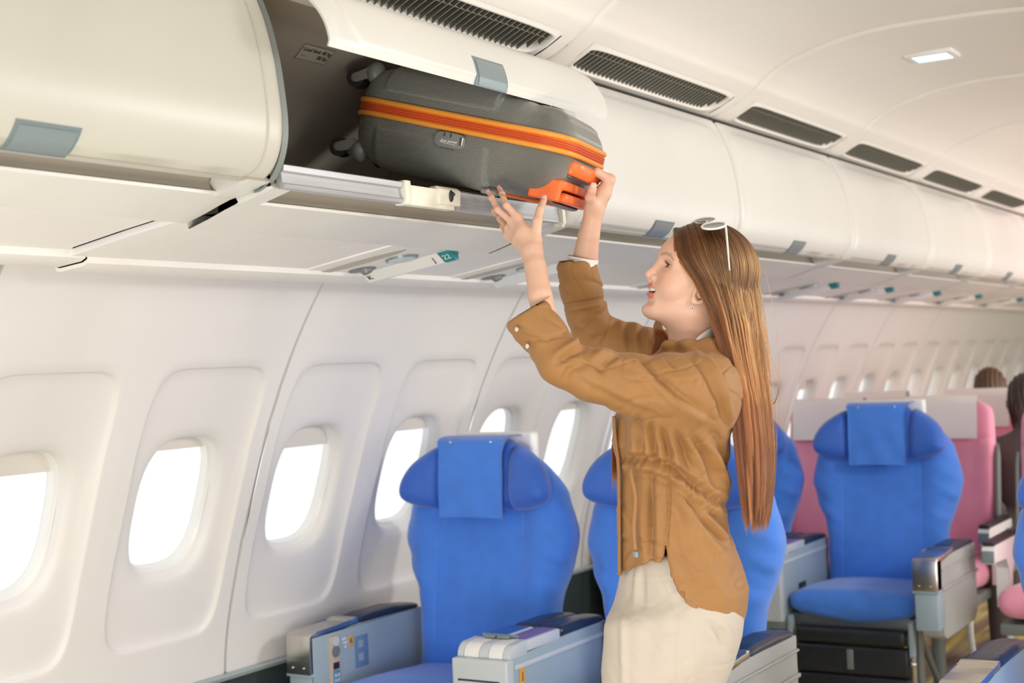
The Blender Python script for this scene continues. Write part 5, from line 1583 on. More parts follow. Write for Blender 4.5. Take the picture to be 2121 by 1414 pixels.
# teeth: an upper row following the smile
bm = bmesh.new()
for k in range(-5, 6):
    a = k*.165; cx = .0860+.0205*math.cos(a*1.15); cy = .0220*math.sin(a*1.15)
    hgt = .0046-.0004*abs(k)*.6-(0 if abs(k) != 1 else .0002)
    lo_ = np.array([cx-.0025, cy-.0020, -.0268-hgt+.0021*abs(k)*.5+.004]); 
    R_ = Matrix.Rotation(a*1.1, 4, 'Z')
    r = bmesh.ops.create_cube(bm, size=1, matrix=Matrix.Translation((cx, cy, -.0228+.00025*k*k*.25)) @ R_ @ Matrix.Diagonal((.0035, .0036 if abs(k) > 1 else .0042, 2*hgt, 1)))
    bmesh.ops.bevel(bm, geom=list({e for v in r['verts'] for e in v.link_edges}), offset=.0009, segments=3, profile=.6, affect='EDGES')
for v in bm.verts: v.co = Vector(from_head(np.array(v.co[:])))
adopt(bm_obj('teeth', bm, mat('teeth', (.80, .74, .62), .2, coat=.4), sm=True))
# ear ring
an = np.linspace(0, 2*np.pi, 30); ec = np.array([.0290, .0775, -.0245])
ring = from_head(np.stack([ec[0]+.0022*np.cos(an), ec[1]+.004*np.cos(an)*.3, ec[2]-.0035+.0068*np.sin(an)], 1))
adopt(tube('earring', ring, .0009, MT['chrome'], n=8))
bm = bmesh.new(); ball(bm, from_head((.0200, .0770, -.0185)), .0013, 8); adopt(bm_obj('ear_stud', bm, MT['chrome'], sm=True))
# --- jacket
def level_table(L, D0=3.05):
    T = []
    for (py, x0, x1, b, dc) in L:
        p0, p1 = Q(x0, py, D0+dc), Q(x1, py, D0+dc)
        T.append((((p0+p1)/2)[2], (p0@RH+p1@RH)/2, (p1@RH-p0@RH)/2, D0+dc, b))
    T = np.array(T)[::-1]      # ascending height
    return T
def f_levels(P, T):
    z = P[:, 2]; i = lambda k: np.interp(z, T[:, 0], T[:, k])
    u, v = P@RH, P@FH
    a, b = i(2), i(4)
    e = np.sqrt(((u-i(1))/a)**2+((v-i(3))/b)**2)
    d = (e-1)*np.minimum(a, b)
    return np.where(e > .3, d, -.7*np.minimum(a, b))
JT = level_table([(700, 1405, 1478, .055, .02), (722, 1385, 1500, .095, .015), (745, 1362, 1514, .150, .01), (775, 1330, 1522, .175, .0), (810, 1300, 1524, .180, 0), (860, 1272, 1520, .170, 0),
                  (910, 1268, 1511, .160, 0), (945, 1276, 1512, .150, 0), (975, 1279, 1508, .140, 0), (1005, 1279, 1512, .142, 0), (1040, 1278, 1506, .148, 0), (1075, 1277, 1505, .155, 0),
                  (1110, 1278, 1512, .160, 0), (1150, 1279, 1527, .165, 0), (1190, 1279, 1541, .170, 0), (1220, 1280, 1549, .172, 0), (1260, 1282, 1545, .172, 0), (1310, 1286, 1532, .170, 0), (1340, 1290, 1520, .165, 0)])
sl_n = QQ([(1096, 655, 2.905), (1106, 672, 2.902), (1129, 697, 2.893), (1165, 752, 2.875), (1225, 776, 2.875), (1310, 796, 2.885), (1395, 812, 2.905), (1450, 822, 2.945)])
sr_n = [.050, .048, .045, .0465, .0515, .062, .080, .082]
sl_f = QQ([(1196, 556, 3.215), (1204, 600, 3.235), (1216, 650, 3.26), (1234, 695, 3.285), (1300, 715, 3.27), (1370, 740, 3.235), (1430, 775, 3.19)])
sr_f = [.046, .046, .047, .050, .052, .062, .075]
def f_jacket(P):
    d = smax(f_levels(P, JT), P[:, 2]-JT[-1, 0]-.005, .03)
    d = smin(d, s_chain(P, sl_n, sr_n, .014), .045)
    d = smin(d, s_chain(P, sl_f, sr_f, .014), .045)
    # hood lying on the shoulders and the stand-up front edge
    d = smin(d, s_chain(P, QQ([(1352, 742, 3.02), (1385, 726, 2.985), (1430, 722, 2.965), (1472, 720, 2.975), (1500, 742, 3.04), (1497, 738, 3.12), (1440, 732, 3.165), (1375, 740, 3.11)]), [.008, .011, .014, .020, .028, .024, .014, .009], .02), .02)
    d = smin(d, s_ell(P, Q(1497, 800, 3.05), (.045, .045, .07)), .05)
    # open neck: cut out round the neck
    d = smax(d, -s_cone(P, neck0+(neck0-neck1)*.3, Q(1428, 745, 3.06), .054, .056), .008)
    d = smax(d, -s_cone(P, Q(1420, 700, 3.06), Q(1380, 748, 3.05), .052, .034), .008)
    # sleeve ends: cut flat
    x, y, dep = pxy(P)
    na = sl_n[0]-sl_n[1]; na = na/np.linalg.norm(na)
    nn = (_U*.86-_R*.50); cut = (P-Q(1104, 636, 2.905))@nn
    m = ((P-sl_n[0])**2).sum(1) < .14**2
    d = np.where(m, smax(d, cut, .004), d)
    nf = (_U*.985-_R*.05); cut2 = (P-Q(1194, 541, 3.212))@nf
    m = ((P-sl_f[0])**2).sum(1) < .12**2
    d = np.where(m, smax(d, cut2, .004), d)
    # hems: short at the front, long tail at the back, slit at the side
    side = 1378
    tail = np.interp(x, [1370, 1384, 1404, 1430, 1460, 1500, 1530, 1560], [1126, 1176, 1226, 1258, 1276, 1291, 1303, 1312])
    front = np.interp(x, [1270, 1290, 1347, 1373], [1197, 1186, 1163, 1166])
    hem = np.where(x > side, tail, front)
    d = smax(d, (y-hem)*.00102, .004)
    sl = smax(np.abs(x-side)*.00102-.0015-.010*np.clip((y-1126)/60, 0, 1), (1128-y)*.00102, .002)
    d = np.where((y > 1100) & (dep < 3.02), smax(d, -sl, .003), d)
    return d
lo = np.array([p for p in sl_n+sl_f]+[Q(1400, 1330, 3.05), Q(1560, 1250, 3.05), Q(1270, 1250, 3.05)])
V, F = sdf_sparse(f_jacket, lo.min(0)-.20, lo.max(0)+.20, JACK_H)
V = relax(V, F, 2, .5)
def seg_dist(x, y, pts):
    """distance in the fold drawing plane and the fraction along the stroke"""
    best = np.full(len(x), 1e9); tt = np.zeros(len(x)); n = len(pts)-1
    for i in range(n):
        a, b = np.array(pts[i], float), np.array(pts[i+1], float); ab = b-a
        t = np.clip(((x-a[0])*ab[0]+(y-a[1])*ab[1])/(ab@ab), 0, 1)
        dd = np.hypot(x-a[0]-t*ab[0], y-a[1]-t*ab[1]); m = dd < best
        best[m] = dd[m]; tt[m] = (i+t[m])/n
    return best, tt
def fold(x, y, pts, amp, w, taper=True):
    d, t = seg_dist(x, y, pts)
    e = np.exp(-(d/w)**2)
    if taper: e = e*np.sqrt(np.clip(np.sin(np.pi*np.clip(t*.9+.05, 0, 1)), 0, 1))
    return amp*e
def folds_near(x, y):
    o = np.zeros(len(x))
    R = [  # ridges and valleys of the near side, amplitude in metres, width in picture units
        ([(1265, 734), (1312, 750), (1346, 786), (1395, 829), (1454, 868)], .0065, 11), ([(1278, 722), (1326, 742), (1360, 777), (1408, 818), (1462, 856)], -.0060, 9),
        ([(1246, 765), (1262, 745), (1283, 735), (1300, 742)], -.006, 7), ([(1225, 745), (1250, 728), (1276, 721)], .005, 9),
        ([(1200, 718), (1215, 735), (1250, 770)], -.0065, 8), ([(1185, 700), (1206, 728), (1232, 748)], .005, 8),
        ([(1152, 752), (1185, 732), (1206, 724)], -.006, 7), ([(1150, 735), (1180, 716), (1196, 708)], .005, 8),
        ([(1166, 790), (1180, 765), (1215, 752)], -.004, 8), ([(1240, 800), (1300, 822), (1370, 858)], .004, 16), ([(1200, 790), (1290, 832), (1380, 868)], -.003, 10),
        ([(1290, 775), (1340, 815), (1420, 862)], .003, 12),
        ([(1454, 747), (1470, 780), (1490, 830), (1510, 890)], -.0075, 8), ([(1462, 745), (1482, 780), (1502, 830), (1514, 860)], .006, 9),
        ([(1395, 708), (1440, 728), (1474, 768), (1500, 820)], .005, 9), ([(1400, 722), (1438, 742), (1464, 780)], -.004, 8),
        ([(1330, 745), (1370, 728), (1410, 722)], -.004, 7), ([(1345, 724), (1392, 709), (1430, 705)], .006, 6),
        ([(1380, 740), (1392, 752), (1400, 760)], -.003, 5), ([(1425, 880), (1470, 850), (1500, 800)], .003, 14),
        # chest gathers
        ([(1292, 868), (1288, 900), (1292, 945)], -.005, 7), ([(1310, 862), (1314, 905), (1318, 948)], .005, 7),
        ([(1320, 866), (1326, 905), (1330, 950)], -.006, 6), ([(1336, 872), (1342, 910), (1346, 950)], .006, 7), ([(1347, 880), (1354, 915), (1358, 955)], -.007, 6),
        ([(1358, 884), (1368, 920), (1374, 958)], .006, 7), ([(1370, 890), (1382, 925), (1388, 962)], -.007, 6), ([(1386, 893), (1398, 928), (1405, 968)], .006, 7),
        ([(1402, 900), (1418, 935), (1430, 978)], -.007, 7), ([(1420, 898), (1442, 940), (1458, 990)], .006, 9), ([(1436, 905), (1462, 950), (1484, 1008)], -.006, 8),
        ([(1450, 900), (1485, 950), (1508, 1005)], .006, 10), ([(1475, 895), (1500, 940), (1516, 985)], -.005, 8),
        # drawstring channel
        ([(1285, 950), (1310, 946), (1360, 953), (1404, 975), (1439, 1005), (1473, 1031), (1506, 1048)], -.0075, 8),
        ([(1285, 968), (1310, 963), (1358, 970), (1400, 992), (1434, 1022), (1468, 1047), (1500, 1062)], .0050, 8),
        ([(1300, 930), (1360, 937), (1410, 960), (1445, 990), (1480, 1016), (1508, 1030)], .0040, 8),
        ([(1285, 985), (1358, 987), (1396, 1010), (1430, 1040), (1464, 1062), (1498, 1078)], -.0035, 8),
        # skirt of the jacket
        ([(1303, 985), (1306, 1060), (1310, 1160)], -.006, 8), ([(1325, 980), (1330, 1060), (1334, 1160)], .006, 11), ([(1347, 985), (1347, 1060), (1347, 1160)], -.009, 7),
        ([(1362, 985), (1365, 1060), (1364, 1150)], .005, 10), ([(1385, 985), (1385, 1060), (1380, 1126)], -.0035, 4),
        ([(1398, 1005), (1420, 1050), (1470, 1120), (1510, 1170)], .007, 14), ([(1425, 1035), (1460, 1085), (1500, 1130)], -.007, 9), ([(1445, 1045), (1480, 1085), (1510, 1120)], .005, 8),
        ([(1470, 1060), (1490, 1082), (1512, 1105)], -.005, 6), ([(1400, 1040), (1412, 1110), (1440, 1190)], -.005, 16), ([(1440, 1130), (1490, 1200), (1520, 1270)], .004, 20), ([(1480, 1180), (1510, 1230), (1520, 1280)], -.003, 10),
    ]
    for pts, a, w in R: o += fold(x, y, pts, a*1.75, w)
    # puckers along the channel
    c, t = seg_dist(x, y, [(1285, 958), (1310, 954), (1360, 961), (1404, 983), (1439, 1013), (1473, 1039), (1506, 1054)])
    s = t*6*16
    o += .0028*np.sin(s*1.0+2*np.sin(s*.31))*np.exp(-(c/20)**2)
    # fine seams
    for pts in ([(1338, 773), (1380, 769), (1420, 762), (1451, 748)], [(1164, 748), (1190, 746), (1213, 750), (1246, 766), (1283, 756), (1320, 750)], [(1082, 692), (1133, 706), (1181, 681)], [(1133, 706), (1164, 748)],
                [(1420, 905), (1445, 890), (1460, 876)], [(1385, 985), (1385, 1060), (1380, 1126)], [(1386, 1188), (1408, 1236), (1462, 1266), (1530, 1296)], [(1284, 1179), (1340, 1157), (1371, 1158)]):
        o += fold(x, y, pts, -.0022, 2.2, False)
    return o
def folds_far(x, y):
    o = np.zeros(len(x))
    for pts, a, w in [([(1158, 634), (1205, 628), (1252, 618)], -.006, 4), ([(1160, 642), (1205, 637), (1255, 628)], .004, 6),
                      ([(1200, 690), (1235, 660), (1262, 640)], -.005, 7), ([(1215, 700), (1250, 675), (1285, 650)], .005, 8), ([(1180, 660), (1205, 680), (1240, 690)], .004, 8),
                      ([(1300, 665), (1303, 700), (1306, 730)], -.008, 7), ([(1285, 655), (1288, 700), (1292, 730)], .005, 8), ([(1318, 662), (1316, 695), (1320, 730)], .006, 7),
                      ([(1332, 668), (1328, 700), (1330, 725)], -.006, 6), ([(1345, 675), (1342, 700), (1345, 720)], .005, 6), ([(1358, 680), (1356, 705)], -.004, 5)]:
        o += fold(x, y, pts, a, w)
    return o
def displace(V, F, near, far, split, noise=.0016, crease=0.0):
    N = vnormals(V, F); x, y, dep = pxy(V)
    facing = np.clip(-(N@_f)*1.6+.25, 0, 1)
    isf = dep > split(x, y)
    d = np.where(isf, far(x, y), near(x, y))*facing
    d += noise*(vnoise(V*34)+.5*vnoise(V*70+9))+ .003*vnoise(np.c_[V[:, 0]*12, V[:, 1]*12, V[:, 2]*5])
    if crease:
        v = vnoise(np.stack([V@RH*13, V@FH*9, V[:, 2]*24], 1)+3.7); a = np.clip(.5+2.2*vnoise(V*7+5), 0, 1)
        d += crease*a*(-1.2*np.exp(-(v/.045)**2)+.6*np.exp(-((v-.11)/.07)**2))
        v = vnoise(np.stack([V@RH*22+V[:, 2]*14, V@FH*12, V[:, 2]*20-V@RH*14], 1)+8.1)
        d += crease*.6*(1-a)*(-1.2*np.exp(-(v/.05)**2)+.5*np.exp(-((v-.11)/.07)**2))
    return V+N*d[:, None]
V = displace(V, F, folds_near, folds_far, lambda x, y: np.where((y < 745) & (x < 1430), 3.06, 9.0), .0012, .0028)
MT['jacket'] = mat('tan_cotton', (0.335, 0.165, 0.055), 0.6, sheen=.1, spec=.3, noise=.05, nscale=9, bump=.08, bscale=1500)
jk = adopt(fast_mesh('jacket', V, F, MT['jacket']))
# cuff rings: shade inside the open sleeve ends is painted as dark discs, with a band of white shirt inside the far one
MT['cuff_shade'] = mat('cuff_shade_brown', (0.17, 0.085, 0.035), .8)
MT['shirt'] = mat('white_shirt', (.82, .80, .76), .7)
def cuff(c, n, r, m, nm, depth=.020, rin=.80, off=0.0015, ell=1.0, axis=None):
    n = n/np.linalg.norm(n); a = np.cross(n, _f); a /= np.linalg.norm(a); b = np.cross(n, a)
    t = np.linspace(0, 2*np.pi, 48, endpoint=False); V = []
    for rr, o in ((r, off), (r*.95, off+.0004), (r*.93, off-.002), (r*rin, -depth)):
        V.append(c+n*o+rr*(np.cos(t)[:, None]*a+ell*np.sin(t)[:, None]*b))
    V = np.concatenate(V); F = [(i*48+j, i*48+(j+1) % 48, (i+1)*48+(j+1) % 48, (i+1)*48+j) for i in range(3) for j in range(48)]
    return adopt(mesh(nm, V, F, m), jk)
nn = (_U*.86-_R*.50); nf = (_U*.985-_R*.05)
# hollow look, its shade put into the colour: dark lining discs just above the cut faces
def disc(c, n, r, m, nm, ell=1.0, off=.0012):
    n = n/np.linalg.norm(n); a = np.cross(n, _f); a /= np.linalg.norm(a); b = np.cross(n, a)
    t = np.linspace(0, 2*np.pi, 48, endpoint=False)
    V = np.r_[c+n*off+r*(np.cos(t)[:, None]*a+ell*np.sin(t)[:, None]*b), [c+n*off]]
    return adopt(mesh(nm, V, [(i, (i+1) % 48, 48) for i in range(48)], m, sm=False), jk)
disc(Q(1104, 636, 2.905), nn, .044, MT['cuff_shade'], 'cuff_shade_disc')
disc(Q(1194, 541, 3.212), nf, .041, MT['cuff_shade'], 'cuff_shade_disc')
V, F = tube_data(QQ([(1205, 560, 3.212), (1206, 545, 3.21), (1208, 533, 3.208)]), [.034, .035, .036], 40, cap=False)
adopt(mesh('shirt_cuff', V, F, MT['shirt']))
# shirt collar at the nape and drawstring, buttons
V, F = tube_data(catmull(np.array(QQ([(1448, 712, 2.985), (1466, 697, 2.995), (1480, 690, 3.02), (1490, 692, 3.06), (1486, 696, 3.10)])), 16), .011, 12, flat=(.35, 1.2)); adopt(mesh('shirt_collar', V, F, MT['shirt']))
V, F = tube_data(catmull(np.array(QQ([(1309, 958, 2.925), (1307, 980, 2.905), (1316, 1030, 2.895), (1313, 1090, 2.893), (1316, 1142, 2.893)])), 30), .0042, 8, flat=(1, .5)); adopt(mesh('drawstring', V, F, MT['jacket']), jk)
bm = bmesh.new(); p = Q(1317, 1148, 2.890); box(bm, (p[0]-.006, p[1]-.004, p[2]-.007), (p[0]+.006, p[1]+.004, p[2]+.007), .003, 3); adopt(bm_obj('cord_end', bm, MT['latch'], auto=40), jk)
for (x, y) in ((1072, 682), (1094, 717)):
    p = Q(x, y, 2.852); bm = bmesh.new(); nb_ = Vector(-_f*.75-_R*.65).normalized(); cyl(bm, Vector(p), Vector(p)+nb_*.003, .0048, n=18); adopt(bm_obj('button', bm, MT['chrome'], auto=40), jk)
# front edge placket
V, F = tube_data(catmull(np.array(QQ([(1272, 862, 3.00), (1274, 900, 3.0), (1281, 960, 3.0), (1282, 1010, 3.0), (1283, 1100, 3.0), (1283, 1190, 3.0)])), 40), .012, 10, flat=(.35, 1.1), up=tuple(_f)); adopt(mesh('placket', V, F, MT['jacket']), jk)

# --- trousers
PT = level_table([(1120, 1295, 1490, .125, 0), (1170, 1286, 1505, .145, 0), (1230, 1276, 1528, .165, 0), (1280, 1270, 1534, .172, 0), (1320, 1264, 1524, .175, 0), (1360, 1260, 1510, .165, 0), (1400, 1262, 1495, .14, 0)])
zb = Q(1390, 1414, 3.05)
def leg_pts(x, D):
    p = Q(x, 1330, D); q = Q(x-12, 1414, D); r = q.copy(); r[2] = .075; r += (q-p)*0.5*np.array([1, 1, 0]); return [p, q, (q+r)/2, r]
lN, lF = leg_pts(1385, 2.965), leg_pts(1392, 3.135)
def f_pants(P):
    d = np.where(P[:, 2] > Q(1390, 1360, 3.05)[2], f_levels(P, PT), 1.0)
    t = smax(f_levels(P, PT), Q(1390, 1375, 3.05)[2]-P[:, 2], .04)
    d = t
    for L in (lN, lF):
        u, v = P@RH, P@FH; z = P[:, 2]
        zz = [p[2] for p in L][::-1]; uu = [p@RH for p in L][::-1]; vv = [p@FH for p in L][::-1]
        e = np.sqrt(((u-np.interp(z, zz, uu))/np.interp(z, zz, [.105, .110, .126, .130]))**2+((v-np.interp(z, zz, vv))/np.interp(z, zz, [.085, .088, .094, .088]))**2)
        dl = (e-1)*.088
        dl = smax(dl, .06-z, .006); dl = smax(dl, z-L[0][2]-.06, .03)
        d = smin(d, dl, .055)
    d = smax(d, P[:, 2]-Q(1390, 1135, 3.05)[2], .01)
    return d
c_ = Q(1395, 1250, 3.05)
V, F = sdf_sparse(f_pants, (c_[0]-.26, c_[1]-.30, .0), (c_[0]+.26, c_[1]+.30, 1.12), .0042)
V = relax(V, F, 2, .5)
def folds_p(x, y):
    o = np.zeros(len(x))
    for pts, a, w in [([(1352, 1169), (1376, 1220), (1400, 1271)], -.003, 3), ([(1402, 1240), (1403, 1330), (1404, 1430)], -.0018, 2.5), ([(1308, 1180), (1303, 1210), (1300, 1250)], -.006, 7), ([(1318, 1180), (1316, 1210), (1314, 1250)], .005, 7),
                      ([(1328, 1176), (1329, 1210), (1331, 1255)], -.006, 6), ([(1290, 1230), (1291, 1330), (1292, 1430)], .006, 7), ([(1345, 1200), (1350, 1300), (1340, 1420)], -.004, 22),
                      ([(1470, 1290), (1490, 1310), (1500, 1345)], -.007, 9), ([(1485, 1280), (1508, 1310), (1516, 1340)], .006, 9), ([(1440, 1280), (1470, 1340), (1485, 1420)], -.004, 14), ([(1424, 1290), (1440, 1350), (1440, 1420)], .004, 14),
                      ([(1330, 1290), (1370, 1310), (1400, 1300)], -.003, 10)]:
        o += fold(x, y, pts, a, w)
    return o
V = displace(V, F, folds_p, folds_p, lambda x, y: np.full(len(x), 3.03), .0010, .0012)
MT['trousers'] = mat('cream_trousers', (0.50, 0.44, 0.365), 0.6, sheen=.15, spec=.3, bump=.06, bscale=1500)
adopt(fast_mesh('trousers', V, F, MT['trousers']))
for L in (lN, lF):
    b_ = L[-1]; 
    def fs(P, b_=b_):
        q = P-np.array([b_[0], b_[1], 0]); u = -(q@RH); v = q@FH; w_ = q[:, 2]
        C_ = np.stack([u, v, w_], 1)
        d = smin(s_ell(C_, (.07, 0, .030), (.095, .040, .032)), s_ell(C_, (-.03, 0, .045), (.060, .036, .048)), .04)
        return smax(d, -w_+.002, .008)
    lo = np.array([b_[0]-.24, b_[1]-.24, -.01]); V, F = sdf_mesh(fs, lo, lo+np.array([.48, .48, .13]), .005)
    adopt(fast_mesh('shoe', V, F, MT['white']))
# --- hair: a solid underlayer and many strands
LV = [  # front (x,y), back (x,y), half depth, centre depth, cos at the front edge
    ((1397, 474), (1506, 470), .010, 3.055, .9), ((1398, 492), (1541, 506), .058, 3.055, .93), ((1406, 530), (1561, 556), .080, 3.055, .96),
    ((1439, 582), (1569, 620), .090, 3.050, .93), ((1464, 634), (1578, 690), .095, 3.045, .92), ((1485, 700), (1585, 770), .090, 3.030, .92),
    ((1508, 790), (1596, 850), .076, 3.015, .9), ((1520, 890), (1603, 930), .062, 3.005, .9), ((1529, 980), (1603, 1000), .050, 3.000, .9), ((1538, 1060), (1596, 1066), .036, 3.0, .9), ((1548, 1130), (1586, 1130), .030, 3.0, .9)]
def hair_pt(k, s, q, g=1.0):
    i = min(int(k), len(LV)-2); t = k-i
    a, b = LV[i], LV[i+1]; L = lambda u, v: u*(1-t)+v*t
    fx, fy = L(a[0][0], b[0][0]), L(a[0][1], b[0][1]); bx, by = L(a[1][0], b[1][0]), L(a[1][1], b[1][1])
    h, D, cf = L(a[2], b[2]), L(a[3], b[3]), L(a[4], b[4])
    ph = -math.acos(cf)+(math.acos(cf)+math.pi/2)*s
    return Q(fx+(bx-fx)*s, fy+(by-fy)*s, D-h*math.copysign(abs(math.cos(ph))**.5, math.cos(ph))*g*(1-2*q))
def f_hair(P):
    C = to_head(P)
    A = np.stack([C[:, 0], np.abs(C[:, 1]), C[:, 2]], 1)
    cap = s_ell(C, (.002, 0, .056), (.104, .081, .095))
    # face opening: everything in front of the hairline is cut away
    lim = (C[:, 0]-.075)*.8+(.085-C[:, 2])*.75
    lim2 = np.where(C[:, 2] > .05, C[:, 0]-(.090-.30*np.maximum(A[:, 1]-.012, 0)-.45*np.maximum(.12-C[:, 2], 0)), C[:, 0]-(.022-.25*(.05-C[:, 2])))
    cap = smax(cap, lim2, .010)
    d = smax(cap, -.032-C[:, 2]-.0, .02)
    pts = [hair_pt(k, .56, .5) for k in np.linspace(2.6, 8.6, 12)]
    rad = [.060, .062, .058, .050, .046, .042, .038, .035, .032, .029, .024, .012]
    e = None
    for i in range(11):
        c = s_cone(P, pts[i], pts[i+1], rad[i]*.52, rad[i+1]*.52); e = c if e is None else smin(e, c, .02)
    d = smin(d, e, .03)
    d = d+.003*np.sin((P@RH)*420+2*vnoise(P*20))*np.clip((H0[2]+.02-P[:, 2])/.1, 0, 1)
    return smax(d, -f_headc(C)+.0005, .002)
hl = np.array([hair_pt(k, s, q) for k in (0, 2, 4, 6, 9) for s in (0, 1) for q in (0, 1)])
V, F = sdf_sparse(f_hair, hl.min(0)-.05, hl.max(0)+.05, .0032)
MT['hairbase'] = mat('hair_underlayer', (0.075, 0.030, 0.012), .9, spec=.1, noise=.3, nscale=60, stretch=(6, 6, .6))
hb = adopt(fast_mesh('hair', V, F, MT['hairbase']))

def hair_material():
    m = bpy.data.materials.new('hair_strands'); m.use_nodes = True; nt = m.node_tree; nt.nodes.clear()
    o = nt.nodes.new('ShaderNodeOutputMaterial'); h = nt.nodes.new('ShaderNodeBsdfHairPrincipled'); h.parametrization = 'COLOR'
    h.inputs['Roughness'].default_value = .38; h.inputs['Radial Roughness'].default_value = .7
    if 'Coat' in h.inputs: h.inputs['Coat'].default_value = .0
    a = nt.nodes.new('ShaderNodeAttribute'); a.attribute_name = 'hcol'
    nt.links.new(a.outputs['Color'], h.inputs['Color']); nt.links.new(h.outputs[0], o.inputs[0])
    return m
MT['strand'] = hair_material()
def strands(name, curves, cols, rad, parent):
    n = len(curves); k = len(curves[0])
    hc = bpy.data.hair_curves.new(name); hc.add_curves([k]*n)
    P = np.concatenate(curves).astype(np.float32)
    hc.attributes['position'].data.foreach_set('vector', P.ravel())
    ra = hc.attributes.get('radius') or hc.attributes.new('radius', 'FLOAT', 'POINT')
    ra.data.foreach_set('value', np.tile(rad, n).astype(np.float32))
    ca = hc.attributes.new('hcol', 'FLOAT_COLOR', 'POINT')
    ca.data.foreach_set('color', np.c_[np.concatenate(cols), np.ones(n*k)].astype(np.float32).ravel())
    o = bpy.data.objects.new(name, hc); COL.objects.link(o); hc.materials.append(MT['strand'])
    return o
rs = np.random.RandomState(11)
def hcolor(t, mix):
    """root to tip colour: dark brown, golden brown, copper"""
    c0 = np.array([.045, .018, .008]); c1 = np.array([.210, .080, .022]); c2 = np.array([.270, .070, .016]); c3 = np.array([.36, .12, .04])
    u = np.clip(t/.14, 0, 1)[:, None]; v = np.clip((t-.32)/.35, 0, 1)[:, None]; w_ = np.clip((t-.78)/.22, 0, 1)[:, None]
    c = c0*(1-u)+c1*u; c = c*(1-v)+c2*v; c = c*(1-.5*w_)+c3*.5*w_
    return c*mix*.45
NK = 30
CC, CR = np.array([.002, 0, .056]), np.array([.104, .081, .095])
def hug(P, lift=.01):
    """keeps a strand outside the skull, fading out below the ears"""
    C = to_head(P)-CC; z = np.maximum(C[:, 2], 0)
    e = np.sqrt((C[:, 0]/CR[0])**2+(C[:, 1]/CR[1])**2+(z/CR[2])**2); t = 1+lift*6
    g = np.where(e < t, t/np.maximum(e, .25), 1.0)
    w_ = np.clip((C[:, 2]+.135)/.145, 0, 1); w_ = w_*w_*(3-2*w_)
    g = 1+(g-1)*w_
    C = np.stack([C[:, 0]*g, C[:, 1]*g, np.where(C[:, 2] > 0, C[:, 2]*g, C[:, 2])], 1)
    return from_head(CC+C)
curves, cols = [], []
nclump = 300
cl_s = rs.rand(nclump); cl_q = np.where(rs.rand(nclump) < .74, rs.rand(nclump)*.10, 1-rs.rand(nclump)*.10); cl_q2 = np.where(rs.rand(nclump) < .7, rs.rand(nclump)*.35, rs.rand(nclump)); cl_end = 9.35-1.9*rs.rand(nclump)**1.5
cl_end = np.where(rs.rand(nclump) < .25, cl_end-.5-rs.rand(nclump)*1.2, cl_end); cl_m = np.exp(rs.randn(nclump)*.42-.12)
cl_w = rs.randn(nclump, 2)
for i in range(11000):
    c = rs.randint(nclump)
    s = float(np.clip(cl_s[c]+rs.randn()*.018, 0, 1)); q = float(np.clip(cl_q[c]+rs.randn()*.015, 0, 1)); e = cl_end[c]+rs.randn()*.10
    e = float(np.clip(e+rs.randn()*.12, 3, 9.9))
    ks = np.linspace(0, e, NK)
    sp = rs.randn()*.012
    P = []
    for k in ks:
        t = k/9
        ss = s+sp*t*2.0+cl_w[c, 0]*.028*max(0, t-.35)*math.sin(k*1.3+cl_w[c, 1]*3)
        ss = min(max(ss, -.01), 1.01)
        if k < 1: ss = s*(1-.0)
        P.append(hair_pt(k, ss, q+(cl_q2[c]-q)*min(1, max(0, (k-3.6)/2.5))))
    P = hug(np.array(P), lift=.004+.012*rs.rand())
    # strands gather into locks below the neck
    cen = np.array([hair_pt(min(k, 9.9), cl_s[c], cl_q2[c]) for k in (ks[-1],)])[0]
    tt = np.clip((ks-4.5)/4.5, 0, 1)[:, None]
    P = P*(1-.45*tt**1.5)+(P+(cen-P[-1]))*.45*tt**1.5
    P += (rs.randn(1, 3)*.0012)
    curves.append(P); cols.append(hcolor(ks/9, cl_m[c]*math.exp(rs.randn()*.12)))
rad = np.full(NK, .00042); rad[-5:] = np.linspace(.0004, .00012, 5)
# hair from the far side hanging in front of the chest, and behind the neck
for i in range(700):
    a, b = rs.rand(), rs.rand()
    L = [(1372+rs.randn()*4, 640, 3.13), (1368-10*a+rs.randn()*2, 676, 3.15), (1385-30*a, 705+8*b, 3.16), (1330+10*b, 790, 3.17), (1284+14*a, 862, 3.12), (1270+14*a, 900+10*b, 3.09), (1266+14*a, 965+rs.randn()*22, 3.07)]
    P = catmull(np.array([Q(*p) for p in L]), NK); curves.append(P); cols.append(hcolor(np.linspace(.35, 1, NK), math.exp(rs.randn()*.25)*.9))
# a few stray hairs
for i in range(70):
    s = .3+.7*rs.rand(); k0 = rs.uniform(0, .8); o = rs.randn(3)*.010
    ks = np.linspace(k0, rs.uniform(6.5, 8.9), NK)
    P = np.array([hair_pt(k, min(1.05, .93+.07*s) if i % 2 else s, .05) for k in ks]); P += o*np.sin(np.linspace(0, math.pi, NK))[:, None]*1.3
    curves.append(P); cols.append(hcolor(ks/9, 1.1))
st = catmull(np.array([Q(*p) for p in [(1570, 640, 3.0), (1583, 700, 2.98), (1603, 760, 2.97), (1613, 800, 2.97), (1606, 830, 2.97), (1598, 838, 2.97)]]), NK)
for j in range(5): curves.append(st+rs.randn(3)*.0008); cols.append(hcolor(np.linspace(.4, .8, NK), 1.0))
ho = strands('hair_strands', curves, cols, rad, None); adopt(ho, hb)
ho['kind'] = 'stuff'

